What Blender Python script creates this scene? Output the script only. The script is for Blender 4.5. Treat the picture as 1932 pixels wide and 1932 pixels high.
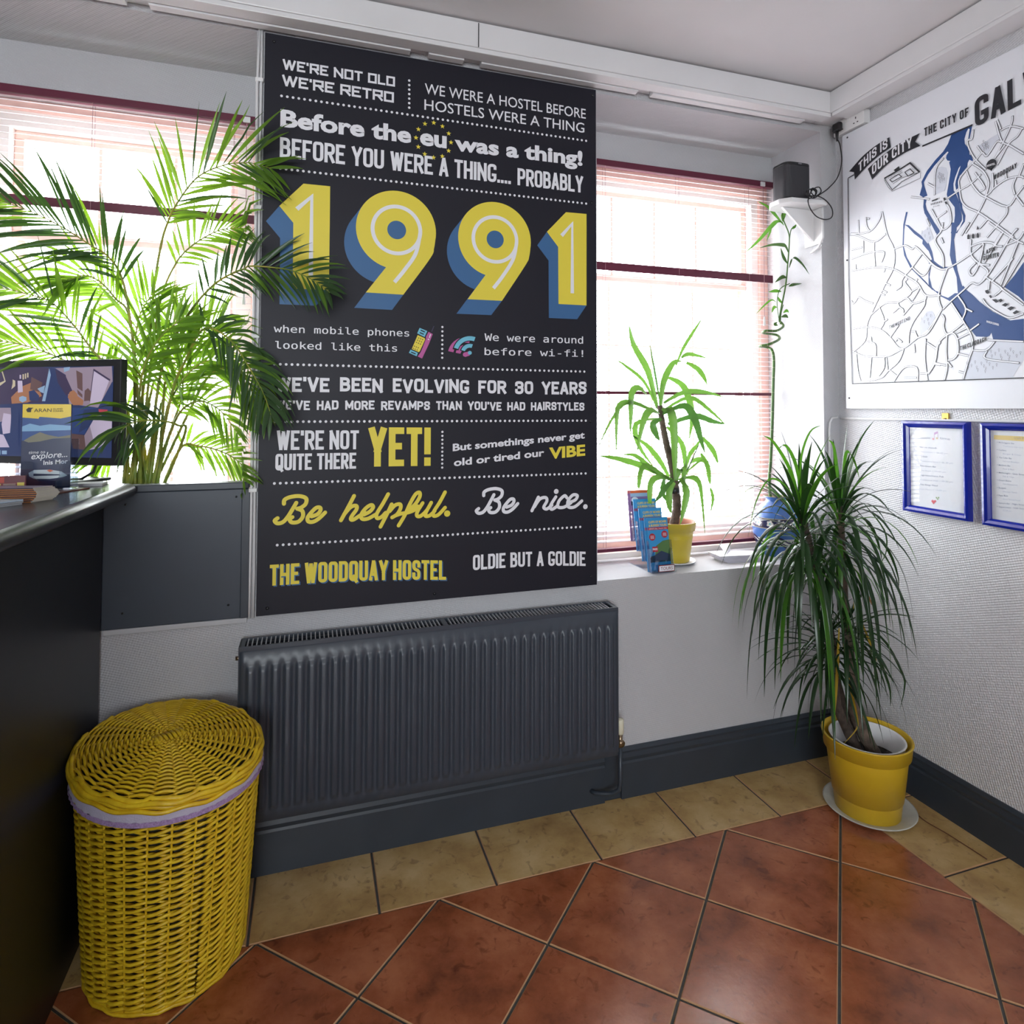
import bpy, bmesh, math, random
from math import sin, cos, pi, radians, sqrt
from mathutils import Vector as V, Matrix
random.seed(7)
SC = bpy.context.scene
for o in list(bpy.data.objects): bpy.data.objects.remove(o)
# ------------------------------------------------------------------ camera
FPX, CX, CY = 1204.09, 987.14, 730.58
YAW, PITCH, ROLL = 0.32111, 0.0333, 0.00187
CAM = V((-2.09719, -2.11716, 1.4))
_f = V((sin(YAW), cos(YAW), 0)); _r = V((cos(YAW), -sin(YAW), 0)); _u = V((0, 0, 1))
FW = _f*cos(PITCH) + _u*sin(PITCH); _u2 = _u*cos(PITCH) - _f*sin(PITCH)
RT = _r*cos(ROLL) + _u2*sin(ROLL); UP = _u2*cos(ROLL) - _r*sin(ROLL)
cd = bpy.data.cameras.new('camera'); cam = bpy.data.objects.new('camera', cd)
SC.collection.objects.link(cam); SC.camera = cam
cd.sensor_width = 36; cd.lens = FPX/1932*36
cd.shift_x = (966-CX)/1932; cd.shift_y = (CY-966)/1932; cd.clip_start = .02
cam.matrix_world = Matrix(((RT.x, UP.x, -FW.x, CAM.x), (RT.y, UP.y, -FW.y, CAM.y), (RT.z, UP.z, -FW.z, CAM.z), (0, 0, 0, 1)))
# ------------------------------------------------------------------ world, lights, exposure
w = bpy.data.worlds.new('overcast_sky'); SC.world = w; w.use_nodes = True
bg = w.node_tree.nodes['Background']; bg.inputs[0].default_value = (.95, .975, 1, 1); bg.inputs[1].default_value = 18.0
vs = SC.view_settings; vs.view_transform = 'Standard'; vs.look = 'None'; vs.gamma = 1; vs.exposure = 0.0
vs.use_curve_mapping = False
SC.cycles.use_denoising = True
SC.cycles.max_bounces = 9; SC.cycles.diffuse_bounces = 5; SC.cycles.transparent_max_bounces = 24
SC.cycles.sample_clamp_indirect = 8

def area(name, loc, rot, sx, sy, power, col=(1, 1, 1), portal=False, parent=None):
    d = bpy.data.lights.new(name, 'AREA'); d.shape = 'RECTANGLE'; d.size = sx; d.size_y = sy
    d.energy = power; d.color = col; d.cycles.is_portal = portal
    o = bpy.data.objects.new(name, d); SC.collection.objects.link(o); o.location = loc; o.rotation_euler = rot
    return o
area('window_portal', (-.6, .48, 1.6), (-pi/2, 0, 0), 1.05, 1.7, 1, portal=True)
area('window_portal', (-2.7, .48, 1.6), (-pi/2, 0, 0), .9, 1.7, 1, portal=True)
area('window_portal', (-3.0, -4.98, 1.55), (pi/2, 0, 0), 2.0, 1.5, 1, portal=True)  # portal of the added fill window behind the camera
# ------------------------------------------------------------------ helpers
def ray(u, v): return FW + RT*((u-CX)/FPX) - UP*((v-CY)/FPX)
def onY(c, u, v): d = ray(u, v); return CAM + d*((c-CAM.y)/d.y)
def onX(c, u, v): d = ray(u, v); return CAM + d*((c-CAM.x)/d.x)
def onZ(c, u, v): d = ray(u, v); return CAM + d*((c-CAM.z)/d.z)
def onP(p0, n, u, v): d = ray(u, v); return CAM + d*((p0-CAM).dot(n)/d.dot(n))
WO = {}
def link(o): SC.collection.objects.link(o)
def tag(o, label=None, cat=None, group=None, kind=None):
    if label: o['label'] = label
    if cat: o['category'] = cat
    if group: o['group'] = group
    if kind: o['kind'] = kind
    return o
def empty(name, loc, label=None, cat=None, group=None, kind=None):
    o = bpy.data.objects.new(name, None); link(o); o.location = loc; o.empty_display_size = .05
    WO[o] = V(loc); return tag(o, label, cat, group, kind)

class MB:
    def __init__(s): s.v = []; s.f = []; s.m = []; s.s = []
    def add(s, vs, fs, mi=0, sm=False):
        b = len(s.v); s.v += [tuple(p) for p in vs]
        for f in fs: s.f.append([b+i for i in f]); s.m.append(mi); s.s.append(sm)
        return s
    def box(s, x0, x1, y0, y1, z0, z1, mi=0):
        return s.add([(x0,y0,z0),(x1,y0,z0),(x1,y1,z0),(x0,y1,z0),(x0,y0,z1),(x1,y0,z1),(x1,y1,z1),(x0,y1,z1)],
                     [(0,3,2,1),(4,5,6,7),(0,1,5,4),(1,2,6,5),(2,3,7,6),(3,0,4,7)], mi)
    def obox(s, c, ax, ay, az, mi=0):
        c, ax, ay, az = V(c), V(ax), V(ay), V(az)
        P = [c+ax*i+ay*j+az*k for k in (-1, 1) for (i, j) in ((-1,-1),(1,-1),(1,1),(-1,1))]
        return s.add(P, [(0,3,2,1),(4,5,6,7),(0,1,5,4),(1,2,6,5),(2,3,7,6),(3,0,4,7)], mi)
    def poly(s, pts, mi=0): return s.add(pts, [tuple(range(len(pts)))], mi)
    def prism(s, pts, d, mi=0):
        n = len(pts); d = V(d); P = [V(p) for p in pts]+[V(p)+d for p in pts]
        return s.add(P, [tuple(range(n-1, -1, -1)), tuple(range(n, 2*n))]+[(i, (i+1) % n, n+(i+1) % n, n+i) for i in range(n)], mi)
    def tube(s, pts, r, n=8, closed=False, mi=0, cap=True):
        pts = [V(p) for p in pts]; k = len(pts); rs = r if isinstance(r, (list, tuple)) else [r]*k
        T = []
        for i in range(k):
            a = pts[(i-1) % k] if (closed or i > 0) else pts[i]; b = pts[(i+1) % k] if (closed or i < k-1) else pts[i]
            t = b-a; T.append(t.normalized() if t.length > 1e-9 else V((0, 0, 1)))
        N = T[0].orthogonal().normalized(); vs = []
        for i in range(k):
            N = (N - T[i]*N.dot(T[i])); N = N.normalized() if N.length > 1e-6 else T[i].orthogonal().normalized()
            B = T[i].cross(N)
            for j in range(n): a = 2*pi*j/n; vs.append(pts[i]+(N*cos(a)+B*sin(a))*rs[i])
        fs = []
        for i in range(k if closed else k-1):
            i2 = (i+1) % k
            for j in range(n): fs.append((i*n+j, i*n+(j+1) % n, i2*n+(j+1) % n, i2*n+j))
        if cap and not closed: fs += [tuple(range(n-1, -1, -1)), tuple((k-1)*n+j for j in range(n))]
        return s.add(vs, fs, mi, True)
    def lathe(s, c, prof, n=40, mi=0, sx=1, sy=1):
        c = V(c); vs = []; fs = []
        for (r, z) in prof:
            for j in range(n): a = 2*pi*j/n; vs.append(c+V((r*cos(a)*sx, r*sin(a)*sy, z)))
        for i in range(len(prof)-1):
            for j in range(n): fs.append((i*n+j, i*n+(j+1) % n, (i+1)*n+(j+1) % n, (i+1)*n+j))
        return s.add(vs, fs, mi, True)
    def disc(s, c, r, ax=(1,0,0), ay=(0,1,0), n=24, mi=0, r2=None):
        c, ax, ay = V(c), V(ax), V(ay)
        return s.poly([c+ax*(r*cos(2*pi*i/n))+ay*((r2 or r)*sin(2*pi*i/n)) for i in range(n)], mi)
    def strip(s, pts, ws, side, keel=0.0, mi=0):
        """leaf blade: 3 verts per station, folded along its middle"""
        pts = [V(p) for p in pts]; k = len(pts); vs = []; fs = []
        for i in range(k):
            a = pts[max(i-1, 0)]; b = pts[min(i+1, k-1)]; T = (b-a).normalized()
            S = V(side) - T*V(side).dot(T); S = S.normalized() if S.length > 1e-5 else T.orthogonal().normalized()
            N = S.cross(T)
            vs += [pts[i]-S*ws[i]+N*keel*ws[i], pts[i], pts[i]+S*ws[i]+N*keel*ws[i]]
        for i in range(k-1):
            for j in (0, 1): fs.append((3*i+j, 3*i+j+1, 3*i+3+j+1, 3*i+3+j))
        return s.add(vs, fs, mi, True)
    def build(s, name, mat, parent=None, kind=None, bevel=0, label=None, cat=None, group=None, loc=None, seg=2, keepn=False):
        if parent is not None: off = WO[parent]
        elif loc is not None: off = V(loc)
        else:
            xs = [p[0] for p in s.v]; ys = [p[1] for p in s.v]; zs = [p[2] for p in s.v]
            off = V(((min(xs)+max(xs))/2, (min(ys)+max(ys))/2, min(zs)))
        me = bpy.data.meshes.new(name)
        me.from_pydata([(p[0]-off.x, p[1]-off.y, p[2]-off.z) for p in s.v], [], s.f)
        for m in (mat if isinstance(mat, (list, tuple)) else [mat]): me.materials.append(m)
        me.polygons.foreach_set('material_index', s.m); me.polygons.foreach_set('use_smooth', s.s); me.update()
        o = bpy.data.objects.new(name, me); link(o)
        if parent is not None: o.parent = parent
        else: o.location = off
        WO[o] = off
        if bevel:
            b = o.modifiers.new('bevel', 'BEVEL'); b.width = bevel; b.segments = seg; b.limit_method = 'ANGLE'; b.angle_limit = radians(40)
        return tag(o, label, cat, group, kind)

def crom(P, k=8, closed=False):
    P = [V(p) if len(p) == 3 else V((p[0], p[1], 0)) for p in P]; n = len(P); out = []
    for i in range(n if closed else n-1):
        g = (lambda j: P[j % n]) if closed else (lambda j: P[min(max(j, 0), n-1)])
        a, b, c, d = g(i-1), g(i), g(i+1), g(i+2)
        for t in range(k):
            t /= k
            out.append(.5*((2*b)+(c-a)*t+(2*a-5*b+4*c-d)*t*t+(3*b-a-3*c+d)*t**3))
    if not closed: out.append(P[-1])
    return out
# ------------------------------------------------------------------ materials
def mat(name, col, rough=.5, metal=0, spec=.5, noise=0, nscale=8, col2=None, bump=0, bscale=60, trans=0, emit=0, coat=0, bdist=.002, ndetail=4):
    m = bpy.data.materials.new(name); m.use_nodes = True; nt = m.node_tree; N = nt.nodes; L = nt.links
    b = N['Principled BSDF']; b.inputs['Base Color'].default_value = (*col, 1); b.inputs['Roughness'].default_value = rough
    b.inputs['Metallic'].default_value = metal; b.inputs['Specular IOR Level'].default_value = spec
    b.inputs['Coat Weight'].default_value = coat; b.inputs['Transmission Weight'].default_value = trans
    if emit: b.inputs['Emission Color'].default_value = (*col, 1); b.inputs['Emission Strength'].default_value = emit
    tc = N.new('ShaderNodeTexCoord')
    if noise:
        n = N.new('ShaderNodeTexNoise'); n.inputs['Scale'].default_value = nscale; n.inputs['Detail'].default_value = ndetail
        L.new(tc.outputs['Object'], n.inputs['Vector'])
        r = N.new('ShaderNodeValToRGB'); r.color_ramp.elements[0].position = .35; r.color_ramp.elements[1].position = .7
        c2 = col2 or tuple(c*(1-noise) for c in col)
        r.color_ramp.elements[0].color = (*c2, 1); r.color_ramp.elements[1].color = (*col, 1)
        L.new(n.outputs['Fac'], r.inputs['Fac']); L.new(r.outputs['Color'], b.inputs['Base Color'])
    if bump:
        n2 = N.new('ShaderNodeTexNoise'); n2.inputs['Scale'].default_value = bscale; n2.inputs['Detail'].default_value = 3
        L.new(tc.outputs['Object'], n2.inputs['Vector'])
        bp = N.new('ShaderNodeBump'); bp.inputs['Strength'].default_value = bump; bp.inputs['Distance'].default_value = bdist
        L.new(n2.outputs['Fac'], bp.inputs['Height']); L.new(bp.outputs['Normal'], b.inputs['Normal'])
    return m
def leafmat(name, col, tcol, rough=.35, mix=.45):
    m = mat(name, col, rough, noise=.35, nscale=14); nt = m.node_tree; N = nt.nodes; L = nt.links
    b = N['Principled BSDF']; out = N['Material Output']
    t = N.new('ShaderNodeBsdfTranslucent'); t.inputs[0].default_value = (*tcol, 1)
    mx = N.new('ShaderNodeMixShader'); mx.inputs[0].default_value = mix
    L.new(b.outputs[0], mx.inputs[1]); L.new(t.outputs[0], mx.inputs[2]); L.new(mx.outputs[0], out.inputs[0])
    return m
def glassmat(name, col=(1, 1, 1), refl=.08, tint=.985):
    m = bpy.data.materials.new(name); m.use_nodes = True; nt = m.node_tree; N = nt.nodes; L = nt.links
    N.remove(N['Principled BSDF']); out = N['Material Output']
    t = N.new('ShaderNodeBsdfTransparent'); t.inputs[0].default_value = (*[c*tint for c in col], 1)
    g = N.new('ShaderNodeBsdfGlossy'); g.inputs['Roughness'].default_value = .03
    fr = N.new('ShaderNodeLayerWeight'); fr.inputs[0].default_value = .5
    pw = N.new('ShaderNodeMath'); pw.operation = 'POWER'; pw.inputs[1].default_value = 5; L.new(fr.outputs['Facing'], pw.inputs[0])
    ma = N.new('ShaderNodeMath'); ma.operation = 'MULTIPLY_ADD'; ma.inputs[1].default_value = .9; ma.inputs[2].default_value = refl*.45; L.new(pw.outputs[0], ma.inputs[0])
    mx = N.new('ShaderNodeMixShader'); L.new(ma.outputs[0], mx.inputs[0])
    L.new(t.outputs[0], mx.inputs[1]); L.new(g.outputs[0], mx.inputs[2]); L.new(mx.outputs[0], out.inputs[0])
    return m
def wallpaper(name, col, sc=1.0, strength=.5):
    """painted paper with a fine woven relief"""
    m = mat(name, col, .55, noise=.05, nscale=3); nt = m.node_tree; N = nt.nodes; L = nt.links; b = N['Principled BSDF']
    tc = N.new('ShaderNodeTexCoord'); sp = N.new('ShaderNodeSeparateXYZ'); L.new(tc.outputs['Object'], sp.inputs[0])
    ad = N.new('ShaderNodeMath'); L.new(sp.outputs[0], ad.inputs[0]); L.new(sp.outputs[1], ad.inputs[1])
    def wav(src_a, ka, src_b, kb):
        x = N.new('ShaderNodeMath'); x.operation = 'MULTIPLY'; x.inputs[1].default_value = ka; L.new(src_a, x.inputs[0])
        y = N.new('ShaderNodeMath'); y.operation = 'MULTIPLY_ADD'; y.inputs[1].default_value = kb
        L.new(src_b, y.inputs[0]); L.new(x.outputs[0], y.inputs[2])
        s = N.new('ShaderNodeMath'); s.operation = 'SINE'; L.new(y.outputs[0], s.inputs[0]); return s.outputs[0]
    k = 2*pi/.011/sc
    a = wav(ad.outputs[0], k, sp.outputs[2], k*.55); c = wav(ad.outputs[0], -k*.45, sp.outputs[2], k)
    mu = N.new('ShaderNodeMath'); mu.operation = 'MULTIPLY'; L.new(a, mu.inputs[0]); L.new(c, mu.inputs[1])
    bp = N.new('ShaderNodeBump'); bp.inputs['Strength'].default_value = strength; bp.inputs['Distance'].default_value = .0012
    L.new(mu.outputs[0], bp.inputs['Height']); L.new(bp.outputs['Normal'], b.inputs['Normal'])
    return m
def tilemat(name, c1, c2, c3, rough=.3):
    m = mat(name, c1, rough, coat=.5); nt = m.node_tree; N = nt.nodes; L = nt.links; b = N['Principled BSDF']; b.inputs['Coat Roughness'].default_value = .2
    g = N.new('ShaderNodeNewGeometry')
    n = N.new('ShaderNodeTexNoise'); n.inputs['Scale'].default_value = 6; n.inputs['Detail'].default_value = 7; n.inputs['Roughness'].default_value = .62
    L.new(g.outputs['Position'], n.inputs['Vector'])
    r = N.new('ShaderNodeValToRGB'); e = r.color_ramp.elements; e[0].position = .3; e[0].color = (*c2, 1); e[1].position = .66; e[1].color = (*c3, 1)
    q = e.new(.48); q.color = (*c1, 1)
    L.new(n.outputs['Fac'], r.inputs['Fac'])
    n2 = N.new('ShaderNodeTexNoise'); n2.inputs['Scale'].default_value = 28; n2.inputs['Detail'].default_value = 6; n2.inputs['Distortion'].default_value = 1.2
    L.new(g.outputs['Position'], n2.inputs['Vector'])
    r2 = N.new('ShaderNodeValToRGB'); r2.color_ramp.elements[0].position = .30; r2.color_ramp.elements[0].color = (.55, .5, .48, 1); r2.color_ramp.elements[1].position = .42; r2.color_ramp.elements[1].color = (1, 1, 1, 1)
    L.new(n2.outputs['Fac'], r2.inputs['Fac'])
    mx = N.new('ShaderNodeMix'); mx.data_type = 'RGBA'; mx.blend_type = 'MULTIPLY'; mx.inputs[0].default_value = .8
    L.new(r.outputs['Color'], mx.inputs[6]); L.new(r2.outputs['Color'], mx.inputs[7]); L.new(mx.outputs[2], b.inputs['Base Color'])
    n3 = N.new('ShaderNodeTexNoise'); n3.inputs['Scale'].default_value = 70; L.new(g.outputs['Position'], n3.inputs['Vector'])
    bp = N.new('ShaderNodeBump'); bp.inputs['Strength'].default_value = .25; bp.inputs['Distance'].default_value = .002
    L.new(n3.outputs['Fac'], bp.inputs['Height']); L.new(bp.outputs['Normal'], b.inputs['Normal'])
    return m
WALL = wallpaper('painted_woven_wallpaper', (.53, .53, .55))
WALLR = wallpaper('painted_woven_wallpaper_coarse', (.68, .68, .70), 1.15, .8)
PLAIN = mat('painted_plaster', (.55, .55, .57), .6, noise=.06, nscale=2, bump=.1, bscale=30)
CEIL = mat('ceiling_paint', (.74, .73, .74), .6, noise=.08, nscale=1.5)
TRIM = mat('white_gloss_paint', (.76, .76, .77), .35, noise=.05, nscale=4)
REVEAL = mat('window_lining_paint', (.86, .82, .78), .5)
SLATE = mat('slate_grey_paint', (.033, .043, .058), .38, noise=.12, nscale=10)
SLATE2 = mat('slate_grey_board', (.040, .052, .072), .42, noise=.08, nscale=6)
RADM = mat('radiator_grey_enamel', (.046, .056, .074), .36, noise=.06, nscale=12)
NAVY = mat('near_black_counter', (.010, .011, .016), .42, noise=.2, nscale=10)
COUNTER = mat('black_laminate', (.022, .024, .032), .25, noise=.25, nscale=30)
EDGE = mat('worn_counter_edge', (.05, .052, .06), .28, noise=.5, nscale=40)
PINK = mat('salmon_window_paint', (.84, .56, .49), .45, noise=.1, nscale=20)
BURG = mat('burgundy_blind_metal', (.115, .012, .035), .35)
SLAT = leafmat('glare_paled_slat', (.86, .80, .80), (.92, .86, .87), .4, .45)  # burgundy slats; window glare is put into this pale colour
CORD = mat('blind_cord', (.45, .25, .28), .6)
CLEAR = glassmat('acrylic_clear', (.90, .95, 1), refl=.3, tint=.97)
FGLASS = glassmat('picture_glass', (1, 1, 1), refl=.04, tint=.995)
PANE = glassmat('window_glass', (.97, .99, 1), tint=.97)
BLACKP = mat('poster_black', (.011, .011, .019), .5, spec=.3)
PWHITE = mat('print_white', (.82, .83, .87), .5)
PYEL = mat('print_yellow', (.80, .67, .055), .5)
PBLUE = mat('print_blue', (.035, .13, .30), .5)
PPINK = mat('print_pink', (.50, .10, .33), .5)
PCYAN = mat('print_cyan', (.16, .52, .68), .5)
PPURP = mat('print_purple', (.05, .04, .10), .5)
BOARD = mat('white_print_board', (.80, .82, .87), .35)
INK = mat('map_ink', (.018, .018, .025), .5)
RIVER = mat('map_blue', (.008, .055, .21), .45)
PARK = mat('map_park_grey', (.62, .65, .73), .5)
BLACK = mat('black_plastic', (.012, .012, .014), .35)
SPK = mat('speaker_grille', (.035, .035, .04), .55, bump=.6, bscale=900, bdist=.0006)
WPLAST = mat('white_plastic', (.80, .80, .80), .3)
CREAM = mat('cream_plastic', (.72, .68, .52), .45)
CHROME = mat('aged_brass', (.30, .22, .14), .3, metal=.9)
BRASS = mat('brass', (.70, .46, .12), .3, metal=1)
STEEL = mat('grille_steel', (.42, .43, .45), .4, metal=.2)
YPLAST = mat('yellow_plastic', (.66, .43, .02), .33, noise=.08, nscale=9)
YPLAST2 = mat('pale_yellow_plastic', (.62, .48, .05), .3, noise=.05, nscale=9)
TERRA = mat('terracotta_inside', (.42, .16, .09), .7)
SOIL = mat('potting_soil', (.030, .020, .014), .95, noise=.6, nscale=90, bump=1, bscale=140, bdist=.01)
WICK = mat('yellow_painted_wicker', (.86, .61, .025), .36, noise=.28, nscale=45, col2=(.70, .44, .015))
LINER = mat('lavender_white_liner', (.58, .54, .68), .9, bump=.4, bscale=300)
GING = mat('lilac_gingham', (.50, .34, .62), .9, noise=.4, nscale=260)
BLUEF = mat('royal_blue_frame', (.006, .018, .30), .22, coat=.4)
PAPER = mat('paper_white', (.80, .82, .86), .6)
GREYTX = mat('print_grey', (.36, .40, .50), .6)
GREYTX2 = mat('print_light_grey', (.55, .60, .70), .6)
BARK = mat('bark', (.16, .115, .085), .85, noise=.5, nscale=50, bump=1, bscale=90, bdist=.004)
BARK2 = mat('dark_bark', (.09, .065, .05), .85, noise=.5, nscale=50, bump=1, bscale=90, bdist=.004)
STEM = mat('bamboo_stem', (.07, .17, .03), .35, noise=.3, nscale=20)
CANE = mat('palm_cane', (.38, .34, .04), .4, noise=.4, nscale=18, col2=(.16, .24, .03))
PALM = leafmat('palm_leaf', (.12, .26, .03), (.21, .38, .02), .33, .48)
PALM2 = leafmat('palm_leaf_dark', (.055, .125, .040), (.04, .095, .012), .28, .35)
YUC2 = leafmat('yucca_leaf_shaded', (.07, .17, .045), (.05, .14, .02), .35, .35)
YUCC = leafmat('yucca_leaf', (.10, .22, .05), (.11, .25, .03), .35, .35)
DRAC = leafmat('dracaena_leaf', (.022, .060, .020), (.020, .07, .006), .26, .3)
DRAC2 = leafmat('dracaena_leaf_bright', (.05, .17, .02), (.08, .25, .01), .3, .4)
DRYL = leafmat('dry_leaf', (.55, .36, .02), (.6, .42, .02), .5, .3)
BAML = leafmat('bamboo_leaf', (.07, .22, .03), (.10, .27, .025), .35, .4)
GROUT = mat('dark_grout', (.085, .085, .08), .85, noise=.3, nscale=40)
REDT = tilemat('terracotta_tile', (.345, .100, .038), (.175, .048, .019), (.48, .165, .072), .24)
BEIG = tilemat('sand_tile', (.53, .35, .135), (.37, .22, .078), (.66, .475, .225), .33)
TEDGE = mat('tile_edge_glaze', (.50, .28, .14), .4)

# ================================================================== SETTING
H = 2.685
# walls
m = MB()
m.box(-2.27, -1.11, 0, .50, 0, H+.15)
m.box(-1.11, -.08, 0, .50, 0, .779); m.box(-1.11, -.08, 0, .30, 2.565, H+.15); m.box(-1.11, -.08, .30, .50, 2.43, H+.15)
m.box(-.08, 0, 0, .50, 0, H+.15)
m.box(-3.12, -2.27, 0, .50, 0, .78); m.box(-3.12, -2.27, 0, .30, 2.575, H+.15); m.box(-3.12, -2.27, .30, .50, 2.40, H+.15)
m.box(-5.6, -3.12, 0, .50, 0, H+.15)
wall_back = m.build('wall_back', WALL, kind='structure', loc=(0, 0, 0))
MB().box(0, .2, -5.2, .5, 0, H+.15).build('wall_right', WALLR, kind='structure', loc=(0, 0, 0))
MB().box(-5.8, -5.6, -5.2, .5, 0, H+.15).build('wall_left', PLAIN, kind='structure', loc=(-5.6, 0, 0))
m = MB(); m.box(-5.6, -4.0, -5.2, -5, 0, H+.15); m.box(-2.0, 0, -5.2, -5, 0, H+.15); m.box(-4.0, -2.0, -5.2, -5, 0, .8); m.box(-4.0, -2.0, -5.2, -5, 2.3, H+.15)
m.build('wall_front', PLAIN, kind='structure', loc=(-2.5, -5, 0))
MB().box(-5.8, .2, -5.2, .5, H, H+.2).build('ceiling', CEIL, kind='structure', loc=(0, 0, H))
# cornice boxing
def trim_run(name, a, b, axis, gaps):
    root = empty(name, a, kind='structure')
    return root
tr = empty('trim_1', (-2.5, -.052, 2.58), kind='structure')
MB().box(-5.6, -.124, -.104, 0, 2.594, H-.006).build('boxing', TRIM, tr, bevel=.003)
m = MB(); m.box(-5.6, -.118, -.100, -.050, 2.578, 2.594)
m.build('cover_strip', TRIM, tr, bevel=.002)
for (a, b) in [(-5.5, -2.62), (-2.56, -1.80), (-1.74, -1.62), (-1.56, -.96), (-.90, -.20)]:
    MB().box(a, b, -.046, -.018, 2.574, 2.594).build('batten', TRIM, tr, bevel=.001)
MB().box(-2.555, -2.553, -.1055, -.1035, 2.594, H-.01).box(-1.587, -1.584, -.1055, -.1035, 2.594, H-.01).build('joint', BLACK, tr)
tr = empty('trim_2', (-.06, -2.5, 2.58), kind='structure')
MB().box(-.124, 0, -5, 0, 2.594, H-.006).build('boxing', TRIM, tr, bevel=.003)
MB().box(-.118, -.04, -5, -.104, 2.580, 2.594).build('cover_strip', TRIM, tr, bevel=.002)
# skirting boards
def skirt_main(x0, x1, y, h, mb):
    pr = [(y, 0), (y-.014, 0), (y-.014, h-.055), (y-.010, h-.048), (y-.013, h-.035), (y-.009, h-.020), (y-.011, h-.012), (y-.004, h), (y, h)]
    P0 = [(x0, a, b) for a, b in pr]; mb.prism(P0, (x1-x0, 0, 0))
m = MB(); skirt_main(-2.652, -1.089, 0, .178, m); skirt_main(-1.022, 0, 0, .178, m)
m.box(-1.089, -1.030, -.012, 0, .075, .170); m.box(-1.089, -1.022, -.002, 0, 0, .075, 0)  # thin dark backing stands for the shade in the pipe hole
m.build('baseboard_back', SLATE, kind='structure', loc=(-1.2, 0, 0))
h = .156; y = 0
pr = [(0, 0), (-.014, 0), (-.014, h-.055), (-.010, h-.048), (-.013, h-.035), (-.009, h-.020), (-.011, h-.012), (-.004, h), (0, h)]
MB().prism([(a, -5, b) for a, b in pr], (0, 4.985, 0)).build('baseboard_right', SLATE, kind='structure', loc=(0, -2, 0))

# floor and its tiles
m = MB(); m.box(-5.8, .2, -5.2, .5, -.1, -.0035)
floor = m.build('floor', GROUT, kind='structure', loc=(0, 0, 0))
def clip(poly, a, b, c):  # keep a*x+b*y<=c
    out = []
    for i in range(len(poly)):
        p, q = poly[i], poly[(i+1) % len(poly)]; dp = a*p[0]+b*p[1]-c; dq = a*q[0]+b*q[1]-c
        if dp <= 0: out.append(p)
        if (dp < 0 < dq) or (dq < 0 < dp):
            t = dp/(dp-dq); out.append((p[0]+(q[0]-p[0])*t, p[1]+(q[1]-p[1])*t))
    return out
def inset(poly, d):
    n = len(poly); out = []
    for i in range(n):
        p0, p1, p2 = [V((*poly[j % n], 0)) for j in (i-1, i, i+1)]
        e1 = (p1-p0).normalized(); e2 = (p2-p1).normalized()
        n1 = V((-e1.y, e1.x, 0)); n2 = V((-e2.y, e2.x, 0)); k = n1+n2
        k = k/max(k.dot(n1), .15); out.append((p1.x+k.x*d, p1.y+k.y*d))
    return out
def area2(p): return sum(p[i][0]*p[(i+1) % len(p)][1]-p[(i+1) % len(p)][0]*p[i][1] for i in range(len(p)))/2
def tile(poly, mats):
    clean = []
    for p in poly:
        if not clean or (abs(p[0]-clean[-1][0])+abs(p[1]-clean[-1][1])) > .004: clean.append(p)
    if len(clean) > 2 and (abs(clean[0][0]-clean[-1][0])+abs(clean[0][1]-clean[-1][1])) < .004: clean.pop()
    if len(clean) < 3 or area2(clean) < .0006: return
    t = random.uniform(-.0004, .0004)
    a = clean; b = inset(clean, .0022); n = len(a); m = MB()
    m.add([(x, y, -.006) for x, y in a]+[(x, y, -.0016+t) for x, y in a]+[(x, y, t) for x, y in b],
          [(i, (i+1) % n, n+(i+1) % n, n+i) for i in range(n)]+[(n+i, n+(i+1) % n, 2*n+(i+1) % n, 2*n+i) for i in range(n)], 1)
    m.add([(x, y, t) for x, y in b], [tuple(range(n))], 0)
    m.build('tile', mats, floor)
xb, yb = -.277, -.268
d = .4825; G = .0033
for i in range(-14, 24):
    for j in range(-3, 26):
        cx = -1.974 + (i-j)*d/2*1.0; cy = yb - (i+j)*d/2
        cx0 = -1.974 + (i-j)*d/2; cy0 = yb - (i+j+1)*d/2 + 0
        cy0 = yb - (i+j)*d/2
        if cx0 < -5.6-d or cx0 > d or cy0 < -5.1 or cy0 > .1: continue
        hd = d/2 - G*1.414
        p = [(cx0, cy0-hd), (cx0+hd, cy0), (cx0, cy0+hd), (cx0-hd, cy0)]
        p = clip(p, 0, 1, yb-G*.4); p = clip(p, 1, 0, xb-G*.4) if len(p) > 2 else p
        if len(p) > 2: tile(p, [REDT, TEDGE])
e = .3385
for k in range(-9, 7):
    x0 = -2.237+e*k+G; x1 = x0+e-2*G
    x1 = min(x1, -.003)
    if x1-x0 < .02: continue
    y0 = yb+G*.4
    tile([(x0, y0), (x1, y0), (x1, -.002), (x0, -.002)], [BEIG, TEDGE])
for k in range(13):
    y1 = -.318-e*(k-0)+.0-G if k else -.274-G*.2; y0 = -.318-e*(k+1)+G
    if k == 0: y1 = -.318-G; 
    tile([(xb+G*.4, y0), (-.002, y0), (-.002, y1), (xb+G*.4, y1)], [BEIG, TEDGE])
tile([(xb+G*.4, -.318+G*.5), (-.002, -.318+G*.5), (-.002, yb-G), (xb+G*.4, yb-G)], [BEIG, TEDGE])

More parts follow.
